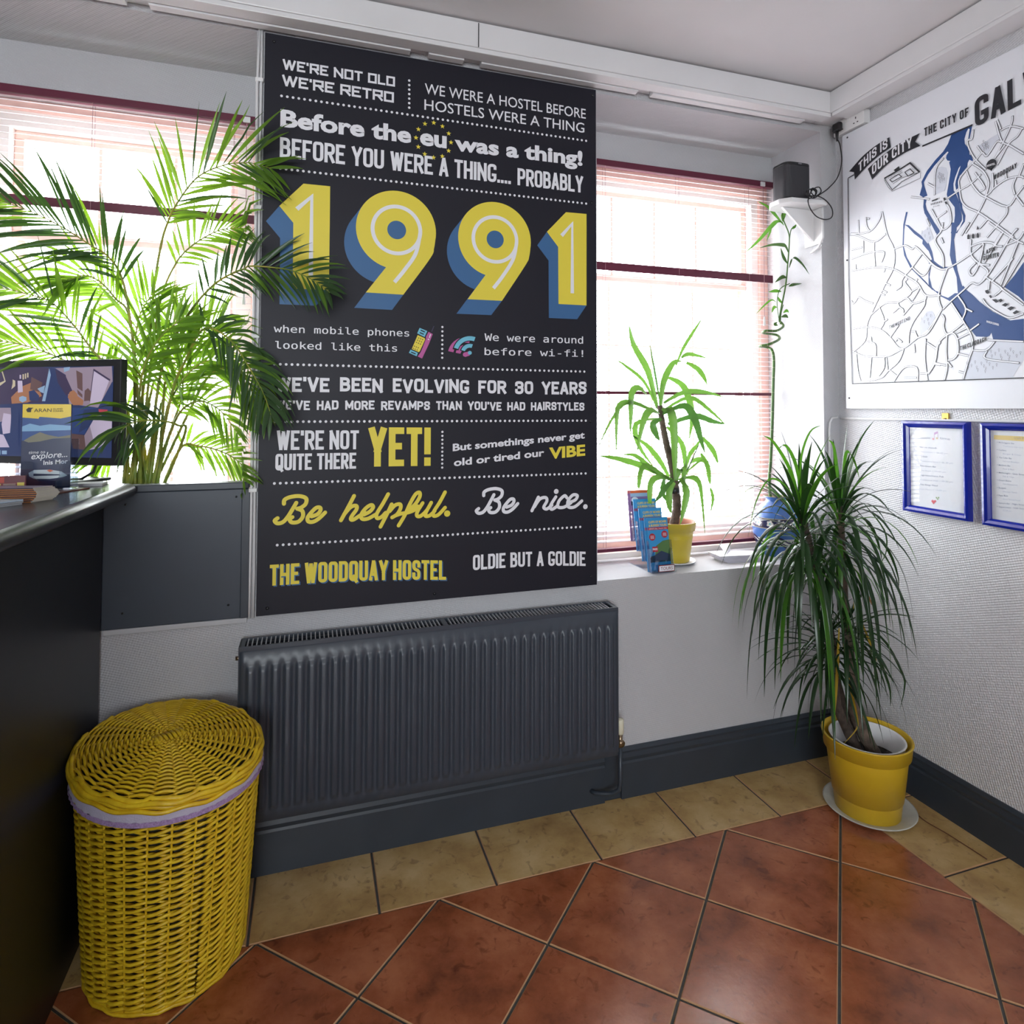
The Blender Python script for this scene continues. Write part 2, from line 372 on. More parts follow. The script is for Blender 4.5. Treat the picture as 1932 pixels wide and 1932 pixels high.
# windows
def frame_ring(mb, x0, x1, z0, z1, w, y0, y1, mi=0):
    mb.box(x0, x1, y0, y1, z1-w, z1, mi); mb.box(x0, x1, y0, y1, z0, z0+w, mi)
    mb.box(x0, x0+w, y0, y1, z0+w, z1-w, mi); mb.box(x1-w, x1, y0, y1, z0+w, z1-w, mi)
def window(name, x0, x1, z0, z1, mun, hz, meet, ow, lw):
    r = empty(name, ((x0+x1)/2, .36, z0), kind='structure')
    m = MB(); frame_ring(m, x0, x1, z0, z1, ow, .33, .37); m.build('outer_frame', PINK, r, bevel=.004)
    m = MB(); a0, a1, b0, b1 = x0+ow, x1-ow, z0+ow, z1-ow; frame_ring(m, a0, a1, b0, b1, lw, .345, .41); m.build('lining', REVEAL, r)
    a0 += lw; a1 -= lw; b0 += lw; b1 -= lw
    for (q0, q1, yy) in ((meet-.02, b1, .385), (b0, meet+.02, .415)):
        m = MB(); frame_ring(m, a0, a1, q0, q1, .028, yy, yy+.028); s = m.build('sash', PINK, r, bevel=.003)
        for x in mun: MB().box(x-.005, x+.005, yy+.004, yy+.024, q0+.028, q1-.028).build('muntin', PINK, s)
        for z in hz:
            if q0+.05 < z < q1-.05: MB().box(a0+.028, a1-.028, yy+.006, yy+.022, z-.0035, z+.0035).build('glazing_bar', PINK, s)
        xs = [a0+.028]+list(mun)+[a1-.028]
        for i in range(len(xs)-1):
            MB().box(xs[i]+.005*(i > 0), xs[i+1]-.005*(i < len(xs)-2), yy+.012, yy+.015, q0+.028, q1-.028).build('pane', PANE, s)
    MB().box(x0, x1, .30, .50, z0-.03, z0).build('window_sill', REVEAL, r)
    return r
window('window_1', -3.12, -2.27, .80, 2.40, (-2.790, -2.560), (1.68, 1.25), 1.975, .034, .05)
window('window_2', -1.11, -.080, .80, 2.43, (-.857, -.646, -.431), (1.68, 1.403, 1.1), 1.975, .045, .035)
# unseen window added behind the camera to fill the room with daylight
r = empty('added_fill_window', (-3.2, -5.1, .5), kind='structure')
m = MB(); frame_ring(m, -4.0, -2.0, .8, 2.3, .05, -5.13, -5.07); m.box(-3.02, -2.98, -5.13, -5.07, .8, 2.3); m.build('window_frame', TRIM, r)
MB().box(-3.95, -2.05, -5.102, -5.098, .85, 2.25).build('pane', PANE, r)
# grey board that closes the recess under the left window
m = MB(); m.box(-2.90, -2.272, -.004, .018, .768, 1.155); b = m.build('window_board', SLATE2, bevel=.002, label='slate grey painted board closing the wall below the left window, beside the black counter', cat='panel')
MB().box(-2.90, -2.272, -.010, .035, 1.155, 1.176).build('top_rail', SLATE, b, bevel=.003)
MB().box(-2.292, -2.268, -.010, -.004, .768, 1.155).build('side_rail', SLATE, b, bevel=.002)
for (u, v) in ((237, 952), (446, 937), (231, 1157), (431, 1141)):
    p = onY(-.004, u, v); MB().tube([(p.x, -.0045, p.z), (p.x, -.0075, p.z)], .003, 10).build('screw', BLACK, b)
# little plaster ledge below it
MB().box(-2.65, -2.272, -.008, 0, .752, .768).build('trim_3', PLAIN, kind='structure', bevel=.003)

# ================================================================== LETTERING TOOLS
G_ = {
'A': (1, [[(0,0),(.46,1)], [(.54,1),(1,0)], [(.2,.27),(.8,.27)]]),
'B': (1, [[(0,0),(0,1)], [(0,1),(.92,1,1),(.92,.55,1),(.3,.55)], [(.3,.52),(1,.50,1),(1,0,1),(0,0)]]),
'C': (1, [[(1,.76),(1,1,1),(0,1,1),(0,0,1),(1,0,1),(1,.24)]]),
'D': (1, [[(.5,1),(0,1),(0,0),(1,0,1),(1,1,1),(.45,1)]]),
'E': (.86, [[(1,1),(0,1),(0,0),(1,0)], [(0,.52),(.75,.52)]]),
'F': (.84, [[(1,1),(0,1),(0,0)], [(0,.5),(.75,.5)]]),
'G': (1, [[(1,.82),(1,1,1),(0,1,1),(0,0,1),(1,0,1),(1,.36)], [(.7,.38),(1,.38)]]),
'H': (1, [[(0,0),(0,1)], [(1,0),(1,1)], [(0,.5),(1,.5)]]),
'I': (.0, [[(.5,0),(.5,1)]]),
'J': (.8, [[(1,1),(1,0,1),(0,0,1),(0,.3)]]),
'K': (1, [[(0,0),(0,1)], [(1,1),(.05,.42)], [(.3,.58),(1,0)]]),
'L': (.82, [[(0,1),(0,0),(1,0)]]),
'M': (1.35, [[(0,0),(0,1),(.5,.25),(1,1),(1,0)]]),
'N': (1.05, [[(0,0),(0,1),(1,0),(1,1)]]),
'O': (1, [[(.5,1),(0,1,1),(0,0,1),(1,0,1),(1,1,1),(.45,1)]]),
'P': (1, [[(0,0),(0,1),(1,1,1),(1,.44,1),(0,.44)]]),
'Q': (1, [[(.5,1),(0,1,1),(0,0,1),(1,0,1),(1,1,1),(.45,1)], [(.5,.18),(1.0,-.10)]]),
'R': (1, [[(0,0),(0,1),(1,1,1),(1,.47,1),(0,.47)], [(.5,.47),(1,0)]]),
'S': (.95, [[(1,.74),(1,1,1),(0,1,1),(0,.57,1),(1,.46,1),(1,0,1),(0,0,1),(0,.26)]]),
'T': (.9, [[(0,1),(1,1)], [(.5,1),(.5,0)]]),
'U': (1, [[(0,1),(0,0,1),(1,0,1),(1,1)]]),
'V': (1.05, [[(0,1),(.47,0)], [(.53,0),(1,1)]]),
'W': (1.5, [[(0,1),(.24,0)], [(.27,0),(.48,.95)], [(.52,.95),(.73,0)], [(.76,0),(1,1)]]),
'Y': (1.05, [[(0,1),(.5,.42),(1,1)], [(.5,.5),(.5,0)]]),
'Z': (.9, [[(0,1),(1,1),(0,0),(1,0)]]),
'3': (.95, [[(0,.78),(0,1,1),(1,1,1),(1,.53,1),(.4,.53)], [(.4,.53),(1,.53,1),(1,0,1),(0,0,1),(0,.24)]]),
'0': (1, [[(.5,1),(0,1,1),(0,0,1),(1,0,1),(1,1,1),(.45,1)]]),
"'": (.0, [[(.5,1),(.5,.87)]]), '.': (.0, [[(.5,.02),(.5,0)]]), '!': (.0, [[(.5,1),(.5,.36)], [(.5,.06),(.5,0)]]),
'-': (.4, [[(0,.5),(1,.5)]]), '=': (.4, [[(0,.4),(1,.4)], [(0,.6),(1,.6)]])}

def rounded(pts, rx):
    out = []
    for i, p in enumerate(pts):
        if len(p) > 2 and 0 < i < len(pts)-1:
            P = V((p[0], p[1], 0)); A = V((pts[i-1][0], pts[i-1][1], 0)); B = V((pts[i+1][0], pts[i+1][1], 0))
            a = (A-P); b = (B-P); ra = min(rx, a.length*.5); rb = min(rx, b.length*.5)
            s = P+a.normalized()*ra; e = P+b.normalized()*rb
            for k in range(7):
                t = k/6; out.append(s*(1-t)**2+P*2*t*(1-t)+e*t*t)
        else: out.append(V((p[0], p[1], 0)))
    return out
def ribbon(pts, t, ext=0.0, t2=None):
    """flat ribbon with mitred joints: returns verts2d, faces"""
    P = []
    for p in pts:
        p = V((p[0], p[1], 0))
        if not P or (p-P[-1]).length > 1e-6: P.append(p)
    if len(P) < 2: return [], []
    if ext:
        P[0] = P[0]+(P[0]-P[1]).normalized()*ext; P[-1] = P[-1]+(P[-1]-P[-2]).normalized()*ext
    n = len(P); vs = []
    for i in range(n):
        a = (P[i]-P[i-1]).normalized() if i else (P[1]-P[0]).normalized()
        b = (P[i+1]-P[i]).normalized() if i < n-1 else a
        na = V((-a.y, a.x, 0)); nb = V((-b.y, b.x, 0)); k = na+nb
        k = k/max(k.dot(na), .45) if k.length > .3 else na
        tt = t if t2 is None else t+(t2-t)*i/(n-1)
        vs += [P[i]+k*tt/2, P[i]-k*tt/2]
    return vs, [(2*i, 2*i+1, 2*i+3, 2*i+2) for i in range(n-1)]
def segs(pts, t, ext=0.0, z0=0.0):
    """the same ribbon as separate straight pieces, each a hair above the last"""
    P = []
    for p in pts:
        p = V((p[0], p[1], 0))
        if not P or (p-P[-1]).length > 1e-6: P.append(p)
    n = len(P); vs = []; fs = []
    def turn(i):
        a = (P[i]-P[i-1]).normalized(); b = (P[i+1]-P[i]).normalized(); return math.acos(max(-1, min(1, a.dot(b))))
    for i in range(n-1):
        d_ = (P[i+1]-P[i]).normalized(); N = V((-d_.y, d_.x, 0))*t/2
        e0 = ext if i == 0 else t/2*min(1, math.tan(min(turn(i), 1.57)/2)*1.05)
        e1 = ext if i == n-2 else t/2*min(1, math.tan(min(turn(i+1), 1.57)/2)*1.05)
        A = P[i]-d_*e0; B = P[i+1]+d_*e1; z = V((0, 0, z0+i*4e-6)); b = len(vs)
        vs += [A-N+z, B-N+z, B+N+z, A+N+z]; fs.append((b, b+1, b+2, b+3))
    return vs, fs
def sans(text, W, Hh, t, gap=.5, space=.55, rnd=.5, jit=0):
    """stroke capitals fitted to a box W x Hh; stroke t"""
    ws = []; ng = 0; fixed = 0; flex = 0
    for c in text:
        if c == ' ': fixed += space*2.6*t; ws.append(None)
        else: w_ = G_[c][0]; ws.append(w_); flex += w_; fixed += t
    pairs = sum(1 for a, b in zip(text, text[1:]) if a != ' ' and b != ' ')
    g = gap*t; U = (W-fixed-g*pairs)/max(flex, .01)
    V2, F2 = [], []; x = 0
    for i, c in enumerate(text):
        if c == ' ': x += space*2.6*t; continue
        cw = ws[i]*U; top = Hh-t
        jy = random.uniform(-jit, jit)*Hh
        for si, st in enumerate(G_[c][1]):
            q = []
            for p in st:
                px = x+t/2+cw*p[0] if ws[i] else x+t/2
                q.append((px, t/2+top*p[1]+jy) + tuple(p[2:]))
            rr = rounded(q, rnd*max(cw, t)) if rnd else [V((p[0], p[1], 0)) for p in q]
            vs, fs = segs(rr, t, t/2, si*1.2e-4+(i % 2)*6e-5)
            b = len(V2); V2 += vs; F2 += [[b+k for k in f] for f in fs]
        x += cw+t
        if i+1 < len(text) and text[i+1] != ' ': x += g
    return V2, F2
FONTS = {}
def font(which):
    if which in FONTS: return FONTS[which]
    f = None
    try:
        if which == 'mono':
            import os
            p = os.path.join(bpy.utils.system_resource('DATAFILES', path='fonts'), 'DejaVuSansMono.woff2')
            if os.path.exists(p): f = bpy.data.fonts.load(p)
    except Exception: f = None
    FONTS[which] = f; return f
def glyphs(text, off=0.0, shear=0.0, which=None, space=1.0):
    c = bpy.data.curves.new('t', 'FONT'); c.body = text; c.offset = off; c.shear = shear; c.space_character = space
    c.resolution_u = 3
    f = font(which)
    if f: c.font = f
    o = bpy.data.objects.new('t', c); link(o)
    dg = bpy.context.evaluated_depsgraph_get(); me = bpy.data.meshes.new_from_object(o.evaluated_get(dg))
    vs = [V((v.co.x, v.co.y, 0)) for v in me.vertices]; fs = [list(p.vertices) for p in me.polygons]
    bpy.data.objects.remove(o); bpy.data.curves.remove(c); bpy.data.meshes.remove(me)
    return vs, fs
def fit(vf, W, Hh, cap=None):
    """scale 2d glyph shapes to a width and a capital height"""
    vs, fs = vf; x0 = min(v.x for v in vs); x1 = max(v.x for v in vs)
    ch = cap or .73; return [V(((v.x-x0)/(x1-x0)*W, v.y/ch*Hh, 0)) for v in vs], fs
class Surf:
    """a flat printed face: maps photograph pixels onto the real plane of the poster, map, sheet..."""
    def __init__(s, p0, n, ux, uy=(0, 0, 1)):
        s.p0 = V(p0); s.n = V(n).normalized(); s.ux = V(ux).normalized(); s.uy = V(uy).normalized()
    def w(s, u, v, lay=0): return onP(s.p0, s.n, u, v)+s.n*lay
    def ab(s, u, v): d = s.w(u, v)-s.p0; return V((d.dot(s.ux), d.dot(s.uy), 0))
    def at(s, a, b, lay=0): return s.p0+s.ux*a+s.uy*b+s.n*lay
    def put(s, mb, vf, P0, P1=None, lay=.0004, mi=0):
        """place 2d shapes with origin P0 (plane coords) and x axis towards P1"""
        vs, fs = vf; X = V((1, 0, 0)) if P1 is None else (P1-P0).normalized(); Y = V((-X.y, X.x, 0))
        pts = []
        for v in vs: q = P0+X*v.x+Y*v.y; pts.append(s.at(q.x, q.y, lay))
        # keep the vertical axis upright for sheared placement
        mb.add(pts, fs, mi); return mb
    def putU(s, mb, vf, P0, P1, lay=.0004, mi=0):
        W = P1-P0; vs, fs = vf; Wd = max(v.x for v in vs); sl = W.y/W.x
        mb.add([s.at(P0.x+v.x, P0.y+v.y+v.x*sl, lay+v.z) for v in vs], fs, mi); return mb
    def line(s, name, mat_, parent, text, L0, R0, T0, kind='sans', lay=.0004, t=.2, gap=.5, space=.55, rnd=.5, jit=0, off=0, shear=0, which=None, cap=None, shadow=None, arc=0):
        """one line of print: pixel points for left baseline, right baseline, and cap top at the left"""
        P0 = s.ab(*L0); P1 = s.ab(*R0); T = s.ab(*T0); Hh = T.y-P0.y; W = P1.x-P0.x
        if kind == 'sans': vf = sans(text, W, Hh, t*Hh, gap, space, rnd, jit)
        else: vf = fit(glyphs(text, off, shear, which), W, Hh, cap)
        if arc: vf = ([V((v.x, v.y + arc*Hh*(1-(2*v.x/W-1)**2), v.z)) for v in vf[0]], vf[1])
        m = MB()
        if shadow:
            m2 = ([V((v.x+shadow[0], v.y+shadow[1], v.z)) for v in vf[0]], vf[1]); s.putU(m, m2, P0, P1, lay*.5, 1)
        s.putU(m, vf, P0, P1, lay)
        return m.build(name, [mat_, PBLUE], parent, kind='stuff')
    def ppoly(s, mb, pts, lay=.0004, mi=0): return mb.poly([s.w(u, v, lay) for u, v in pts], mi)
    def prib(s, mb, pts, t, lay=.0004, mi=0, ext=0, k=0):
        P = [s.ab(*p) for p in pts]
        if k: P = crom([tuple(p) for p in P], k)
        vs, fs = ribbon(P, t, ext); mb.add([s.at(v.x, v.y, lay) for v in vs], fs, mi); return mb

# ================================================================== POSTER
pb = MB().box(-2.246, -1.122, -.022, -.004, .773, 2.5645).build('poster', BLACKP, bevel=.0012,
    label='tall black poster board with big yellow 1991, hung between the two windows', cat='poster')
S = Surf((-2.246, -.0221, .773), (0, -1, 0), (1, 0, 0))
def c2(p): return (480+p[0]*.33644, p[1]*.33644)
def c6(p): return (480+p[0]*.33644, 580+p[1]*.33644)
def L2(name, m_, text, a, b, c, **k): return S.line(name, m_, pb, text, c2(a), c2(b), c2(c), **k)
def L6(name, m_, text, a, b, c, **k): return S.line(name, m_, pb, text, c6(a), c6(b), c6(c), **k)
L2('lettering', PWHITE, "WE'RE NOT OLD", (158,388), (788,487), (158,330), t=.20, rnd=0, gap=.5, space=1.0)
L2('lettering', PWHITE, "WE'RE RETRO", (155,480), (782,577), (155,418), t=.20, rnd=0, gap=.5, space=1.0)
L2('lettering', PWHITE, "WE WERE A HOSTEL BEFORE", (955,525), (1858,666), (955,463), kind='f', off=.004)
L2('lettering', PWHITE, "HOSTELS WERE A THING", (953,615), (1850,745), (953,553), kind='f', off=.004)
L2('lettering', PWHITE, "Before the", (145,705), (880,800), (145,610), kind='f', off=.038)
L2('lettering', PWHITE, "eu", (928,808), (1078,828), (928,712), kind='f', off=.038)
L2('lettering', PWHITE, "was a thing!", (1122,840), (1840,927), (1122,755), kind='f', off=.038)
L2('lettering', PWHITE, "BEFORE YOU WERE A THING....", (142,880), (1438,1033), (142,768), t=.158, gap=.32, space=.8)
L2('lettering', PWHITE, "PROBABLY", (1475,1038), (1843,1082), (1475,942), t=.158, gap=.32)
L6('lettering', PWHITE, "when mobile phones", (108,138), (868,163), (108,83), kind='f', which='mono', off=.006)
L6('lettering', PWHITE, "looked like this", (116,230), (800,248), (116,174), kind='f', which='mono', off=.006)
L6('lettering', PWHITE, "We were around", (1290,186), (1843,203), (1290,130), kind='f', which='mono', off=.006)
L6('lettering', PWHITE, "before wi-fi!", (1290,266), (1843,277), (1290,212), kind='f', which='mono', off=.006)
L6('lettering', PWHITE, "WE'VE BEEN EVOLVING FOR 30 YEARS", (120,470), (1862,488), (120,388), t=.21, gap=.4, space=1.3, jit=.04)
L6('lettering', PWHITE, "WE'VE HAD MORE REVAMPS THAN YOU'VE HAD HAIRSTYLES", (118,573), (1850,578), (118,520), t=.21, gap=.4, space=1.3, jit=.05)
L6('lettering', PWHITE, "WE'RE NOT", (125,800), (585,795), (125,690), t=.155, gap=.35, space=.7)
L6('lettering', PWHITE, "QUITE THERE", (117,915), (570,904), (117,822), t=.165, gap=.3, space=.7)
L6('lettering', PYEL, "YET!", (640,893), (988,888), (640,672), t=.170, gap=.35).update_tag()
L6('lettering', PWHITE, "But somethings never get", (1112,805), (1852,733), (1112,764), kind='f', off=.03)
L6('lettering', PWHITE, "old or tired our", (1118,890), (1625,832), (1118,848), kind='f', off=.03)
L6('lettering', PYEL, "VIBE", (1652,848), (1855,828), (1652,786), kind='f', off=.04)
L6('lettering', PWHITE, "OLDIE BUT A GOLDIE", (1225,1475), (1857,1450), (1225,1390), t=.165, gap=.35, space=.8, arc=.12)
L6('lettering', PYEL, "THE WOODQUAY HOSTEL", (85,1562), (1075,1528), (85,1444), t=.160, gap=.35, space=.6, arc=.10, shadow=(.0035, -.0035))
m = MB()
def dots(a, b, n=None, pitch=.01685, r=.0042):
    A = S.ab(*a); B = S.ab(*b); n = n or max(2, round((B-A).length/pitch)+1)
    for i in range(n): q = A+(B-A)*(i/(n-1)); m.disc(S.at(q.x, q.y, .0004), r, (1,0,0), (0,0,1), 10)
dots(c2((152,538)), c2((1860,790))); dots(c2((145,945)), c2((1860,1142)))
dots(c6((112,318)), c6((1850,360))); dots(c6((112,641)), c6((1858,635)))
dots(c6((112,987)), c6((1857,931))); dots(c6((128,1333)), c6((1827,1231)))
dots(c2((868,452)), c2((868,604)), 7); dots(c6((1054,110)), c6((1053,282)), 8, r=.0038); dots(c6((1054,698)), c6((1053,898)), 10, r=.0038)
tag(m.build('dotted_rule', PWHITE, pb), kind='stuff')
# ring of stars
m = MB(); c = S.ab(*c2((1005,786)))
for i in range(12):
    a = pi/2+i*2*pi/12; q = c+V((cos(a), sin(a), 0))*.0590
    m.poly([S.at(q.x+(.0088 if k % 2 == 0 else .0036)*cos(pi/2+k*pi/5), q.y+(.0088 if k % 2 == 0 else .0036)*sin(pi/2+k*pi/5), .0005) for k in range(10)])
m.build('star_ring', PYEL, pb)
# the big numerals
def hull(P):
    P = sorted({(round(p.x, 6), round(p.y, 6)) for p in P}); out = []
    for seq in (P, P[::-1]):
        h = []
        for p in seq:
            while len(h) > 1 and (h[-1][0]-h[-2][0])*(p[1]-h[-2][1])-(h[-1][1]-h[-2][1])*(p[0]-h[-2][0]) <= 0: h.pop()
            h.append(p)
        out += h[:-1]
    return out
def sweep(poly, off, mb, lay=.0002):
    mb.poly([S.at(x, y, lay) for x, y in hull(list(poly)+[p+off for p in poly])])
def one(px, off_from, off_to, inner, cc):
    P = [S.ab(*cc(p)) for p in px]; off = S.ab(*cc(off_to))-S.ab(*cc(off_from)); mb = MB()
    m0 = MB(); m0.poly([S.at(p.x, p.y, .0003) for p in (P[0], P[0]+off, P[5]+off, P[4]+off, P[3]+off, P[3], P[5])])
    o = MB().poly([S.at(p.x, p.y, .0006) for p in P]).build('numeral', PYEL, pb)
    m0.build('drop_shade', PBLUE, o)
    vs, fs = ribbon([S.ab(*cc(p)) for p in inner], .0135, 0)
    MB().add([S.at(v.x, v.y, .0009) for v in vs], fs).build('inline', PWHITE, o)
one([(140,1155),(275,1030),(425,1045),(418,1628),(215,1618),(218,1250)], (140,1155), (65,1240), [(238,1173),(322,1103),(316,1545)], c2)
one([(1640,1300),(1747,1190),(1862,1200),(1862,1713),(1705,1705),(1703,1385)], (1862,1713), (1810,1790), [(1722,1322),(1782,1255),(1782,1645)], c2)
def nine(ctr, edge, hole, tail, off_from, off_to, ringo, inl):
    C = S.ab(*c2(ctr)); R = S.ab(*c2(edge)).x-C.x; off = S.ab(*c2(off_to))-S.ab(*c2(off_from))
    circ = [C+V((cos(2*pi*i/64), sin(2*pi*i/64), 0))*R for i in range(64)]
    T = [S.ab(*c2(p)) for p in tail]
    curve = crom([tuple(C+V((R, 0, 0))), tuple(C+V((R*.955, -R*.38, 0)))]+[tuple(T[0]), tuple(T[1])], 8)
    tl = [C+V((R*.2, R*.1, 0))]+curve+[T[2], T[3]]
    m0 = MB(); sweep(circ, off, m0, .0002); sweep([T[0], T[1], T[2], T[3]], off, m0, .0003)
    o = MB().poly([S.at(p.x, p.y, .0005) for p in circ]).poly([S.at(p.x, p.y, .0006) for p in tl]).build('numeral', PYEL, pb)
    m0.build('drop_shade', PBLUE, o)
    MB().disc(S.at(C.x, C.y, .0009), R*hole, (1,0,0), (0,0,1), 40).build('counter_shape', PBLUE, o)
    ro = R*ringo; mm = MB(); n = 64; vs = []
    for i in range(n):
        a = 2*pi*i/n
        for rr in (ro, ro-.0125): vs.append(S.at(C.x+rr*cos(a), C.y+rr*sin(a), .0009))
    mm.add(vs, [(2*i, 2*i+1, (2*i+3) % (2*n), (2*i+2) % (2*n)) for i in range(n)])
    I = crom([tuple(C+V((ro-.006, 0, 0)))]+[tuple(S.ab(*c2(p))) for p in inl], 8); vs, fs = ribbon(I, .0125, 0)
    mm.add([S.at(v.x, v.y, .00094) for v in vs], fs); mm.build('inline', PWHITE, o)
nine((798,1290), (1018,1312), .235, [(985,1450),(835,1653),(625,1640),(745,1490)], (835,1653), (772,1738), .645, [(905,1420),(845,1510),(785,1583)])
nine((1350,1343), (1550,1362), .235, [(1518,1490),(1388,1687),(1195,1678),(1305,1530)], (1388,1687), (1328,1767), .645, [(1452,1450),(1395,1545),(1340,1617)])
# script lines
def cs(p): return (505+p[0]*.18634, 915+p[1]*.18634)
def script(strokes, t, cc, mat_, name='lettering', tf=None, dotr=None):
    m = MB()
    for si, st in enumerate(strokes):
        P = [tf(S.ab(*cc(p))) if tf else S.ab(*cc(p)) for p in st]; lay = .0004+si*1.8e-4
        if len(P) == 1: m.disc(S.at(P[0].x, P[0].y, lay), dotr, (1,0,0), (0,0,1), 20); continue
        Q = crom([tuple(p) for p in P], 5); vs, fs = segs(Q, t, 0); m.add([S.at(v.x, v.y, lay+v.z) for v in vs], fs)
        for ei, e_ in enumerate((Q[0], Q[-1])): m.disc(S.at(e_.x, e_.y, lay+1.6e-4+4e-6*ei), t*.5, (1,0,0), (0,0,1), 12)
    return m.build(name, mat_, pb)
BE = [[(165,190),(172,150),(230,122),(320,112),(388,135),(385,190),(340,228),(300,240)],
      [(300,240),(350,262),(356,320),(310,372),(245,378),(222,345),(250,325)],
      [(290,180),(255,240),(205,320),(155,375),(100,388),(72,362),(100,336)],
      [(445,318),(505,295),(535,255),(528,228),(490,232),(440,280),(405,330),(412,368),(460,372),(520,338),(582,278)]]
script(BE, .0120, cs, PYEL)
script([[(875,110),(820,215),(742,358)], [(772,300),(840,225),(895,210),(900,245),(855,310),(842,345),(870,350),(940,305),(985,282)],
        [(975,300),(1035,268),(1068,225),(1050,202),(1005,225),(960,275),(945,320),(965,345),(1020,338),(1090,300)],
        [(1220,92),(1165,190),(1105,290),(1108,335),(1150,325),(1195,280)], [(1255,195),(1205,300),(1142,422)],
        [(1235,265),(1290,205),(1340,195),(1345,235),(1310,295),(1260,328)], [(1290,310),(1350,290),(1420,278),(1480,255),(1520,215)],
        [(1325,410),(1385,310),(1440,190),(1495,95),(1535,75),(1540,115),(1500,185),(1445,240)],
        [(1568,182),(1515,270),(1512,312),(1550,312),(1610,255),(1655,178)], [(1655,178),(1605,270),(1598,312),(1640,308),(1690,262)],
        [(1795,72),(1740,175),(1680,270),(1682,312),(1730,298),(1795,228)], [(1816,288)]], .0120, cs, PYEL, dotr=.0105)
A0 = S.ab(*cs((58,400))); B0 = S.ab(*cs((590,275))); A1 = S.ab(*c6((1238,1160))); B1 = S.ab(*c6((1480,1095)))
sc_ = (B1.x-A1.x)/(B0.x-A0.x)
script(BE, .0112, cs, PWHITE, tf=lambda p: V((A1.x+(p.x-A0.x)*sc_, A1.y+(p.y-A0.y)*sc_, 0)))
script([[(1592,1064),(1556,1140)], [(1570,1118),(1600,1075),(1632,1066),(1640,1085),(1622,1120),(1640,1130),(1668,1108)],
        [(1690,1062),(1660,1112),(1668,1132),(1700,1112)], [(1692,1032)], [(1752,1068),(1738,1056),(1708,1085),(1702,1118),(1735,1120),(1775,1095)],
        [(1770,1092),(1800,1078),(1810,1055),(1785,1052),(1758,1085),(1760,1118),(1795,1118),(1835,1085)], [(1855,1117)]], .0112, c6, PWHITE, dotr=.0088)
# mobile phone and wi-fi pictures
def ci(p): return (740+p[0]*.09317, 600+p[1]*.09317)
def pic(shapes, name, mats):
    m = MB()
    for mi, lay, pts in shapes: S.ppoly(m, [ci(p) for p in pts], lay, mi)
    return m.build(name, mats, pb)
sh = [(0,.0005,[(735,280),(820,325),(745,520),(605,820),(515,780),(570,700),(590,660),(685,420),(680,380)]), (1,.0005,[(555,200),(710,265),(655,385),(505,310)]),
      (2,.0005,[(515,345),(662,410),(665,440),(560,670),(540,692),(395,628)]), (1,.0005,[(370,640),(520,705),(495,775),(337,705)]),
      (3,.0008,[(580,235),(665,275),(655,295),(570,255)]), (3,.0008,[(560,285),(645,322),(636,342),(552,305)]), (3,.0008,[(385,680),(478,718),(470,738),(378,700)]),
      (4,.0008,[(765,325),(785,332),(760,405),(742,398)]), (4,.0008,[(722,418),(748,428),(740,450),(718,440)]), (5,.0006,[(838,160),(852,165),(805,280),(790,272)])]
for r_ in range(5):
    for q_ in range(3):
        x = 535+q_*40-r_*22-(22 if r_ > 2 else 0); y = 405+q_*17+r_*45+(30 if r_ > 2 else 0)
        sh.append((3,.0008,[(x-9,y-9),(x+9,y-9),(x+9,y+9),(x-9,y+9)]))
pic(sh, 'phone_picture', [PPINK, PCYAN, PYEL, BLACKP, PWHITE, PPURP])
def arcpts(c, r, a0, a1, n=14): return [(c[0]+r*cos(radians(a0+(a1-a0)*i/n)), c[1]-r*sin(radians(a0+(a1-a0)*i/n))) for i in range(n+1)]
def arcband(c, r0, r1, a0, a1): return arcpts(c, r1, a0, a1)+arcpts(c, r0, a0, a1)[::-1]
w_ = []
for (ra, rb) in ((255, 345), (110, 190)):
    w_.append((0, .0005, arcband((1480,745), ra-8, rb+10, 72, 168))); w_.append((2, .0007, arcband((1570,705), ra-22, rb+12, 66, 168))); w_.append((1, .0009, arcband((1570,705), ra-6, rb-8, 70, 162)))
w_.append((0, .0005, [(1430,730),(1450,700),(1540,680),(1570,760),(1480,788),(1435,770)])); w_.append((1, .0009, arcpts((1570,705), 40, 0, 345)))
pic(w_, 'wireless_picture', [PPINK, PCYAN, BLACKP])
for (cc, p) in ((c2, (110,232)), (c2, (1897,535)), (c2, (1893,1137)), (c6, (1885,640)), (c6, (72,1688)), (c6, (1010,1605)), (c6, (1887,1510))):
    q = onY(-.022, *cc(p)); MB().lathe((0, 0, 0), [(.0045, 0), (.0045, .002), (.002, .0035), (0, .0035)], 14)
    mm = MB(); mm.tube([(q.x, -.022, q.z), (q.x, -.0245, q.z)], [.005, .004], 14); mm.build('screw', BLACK, pb)

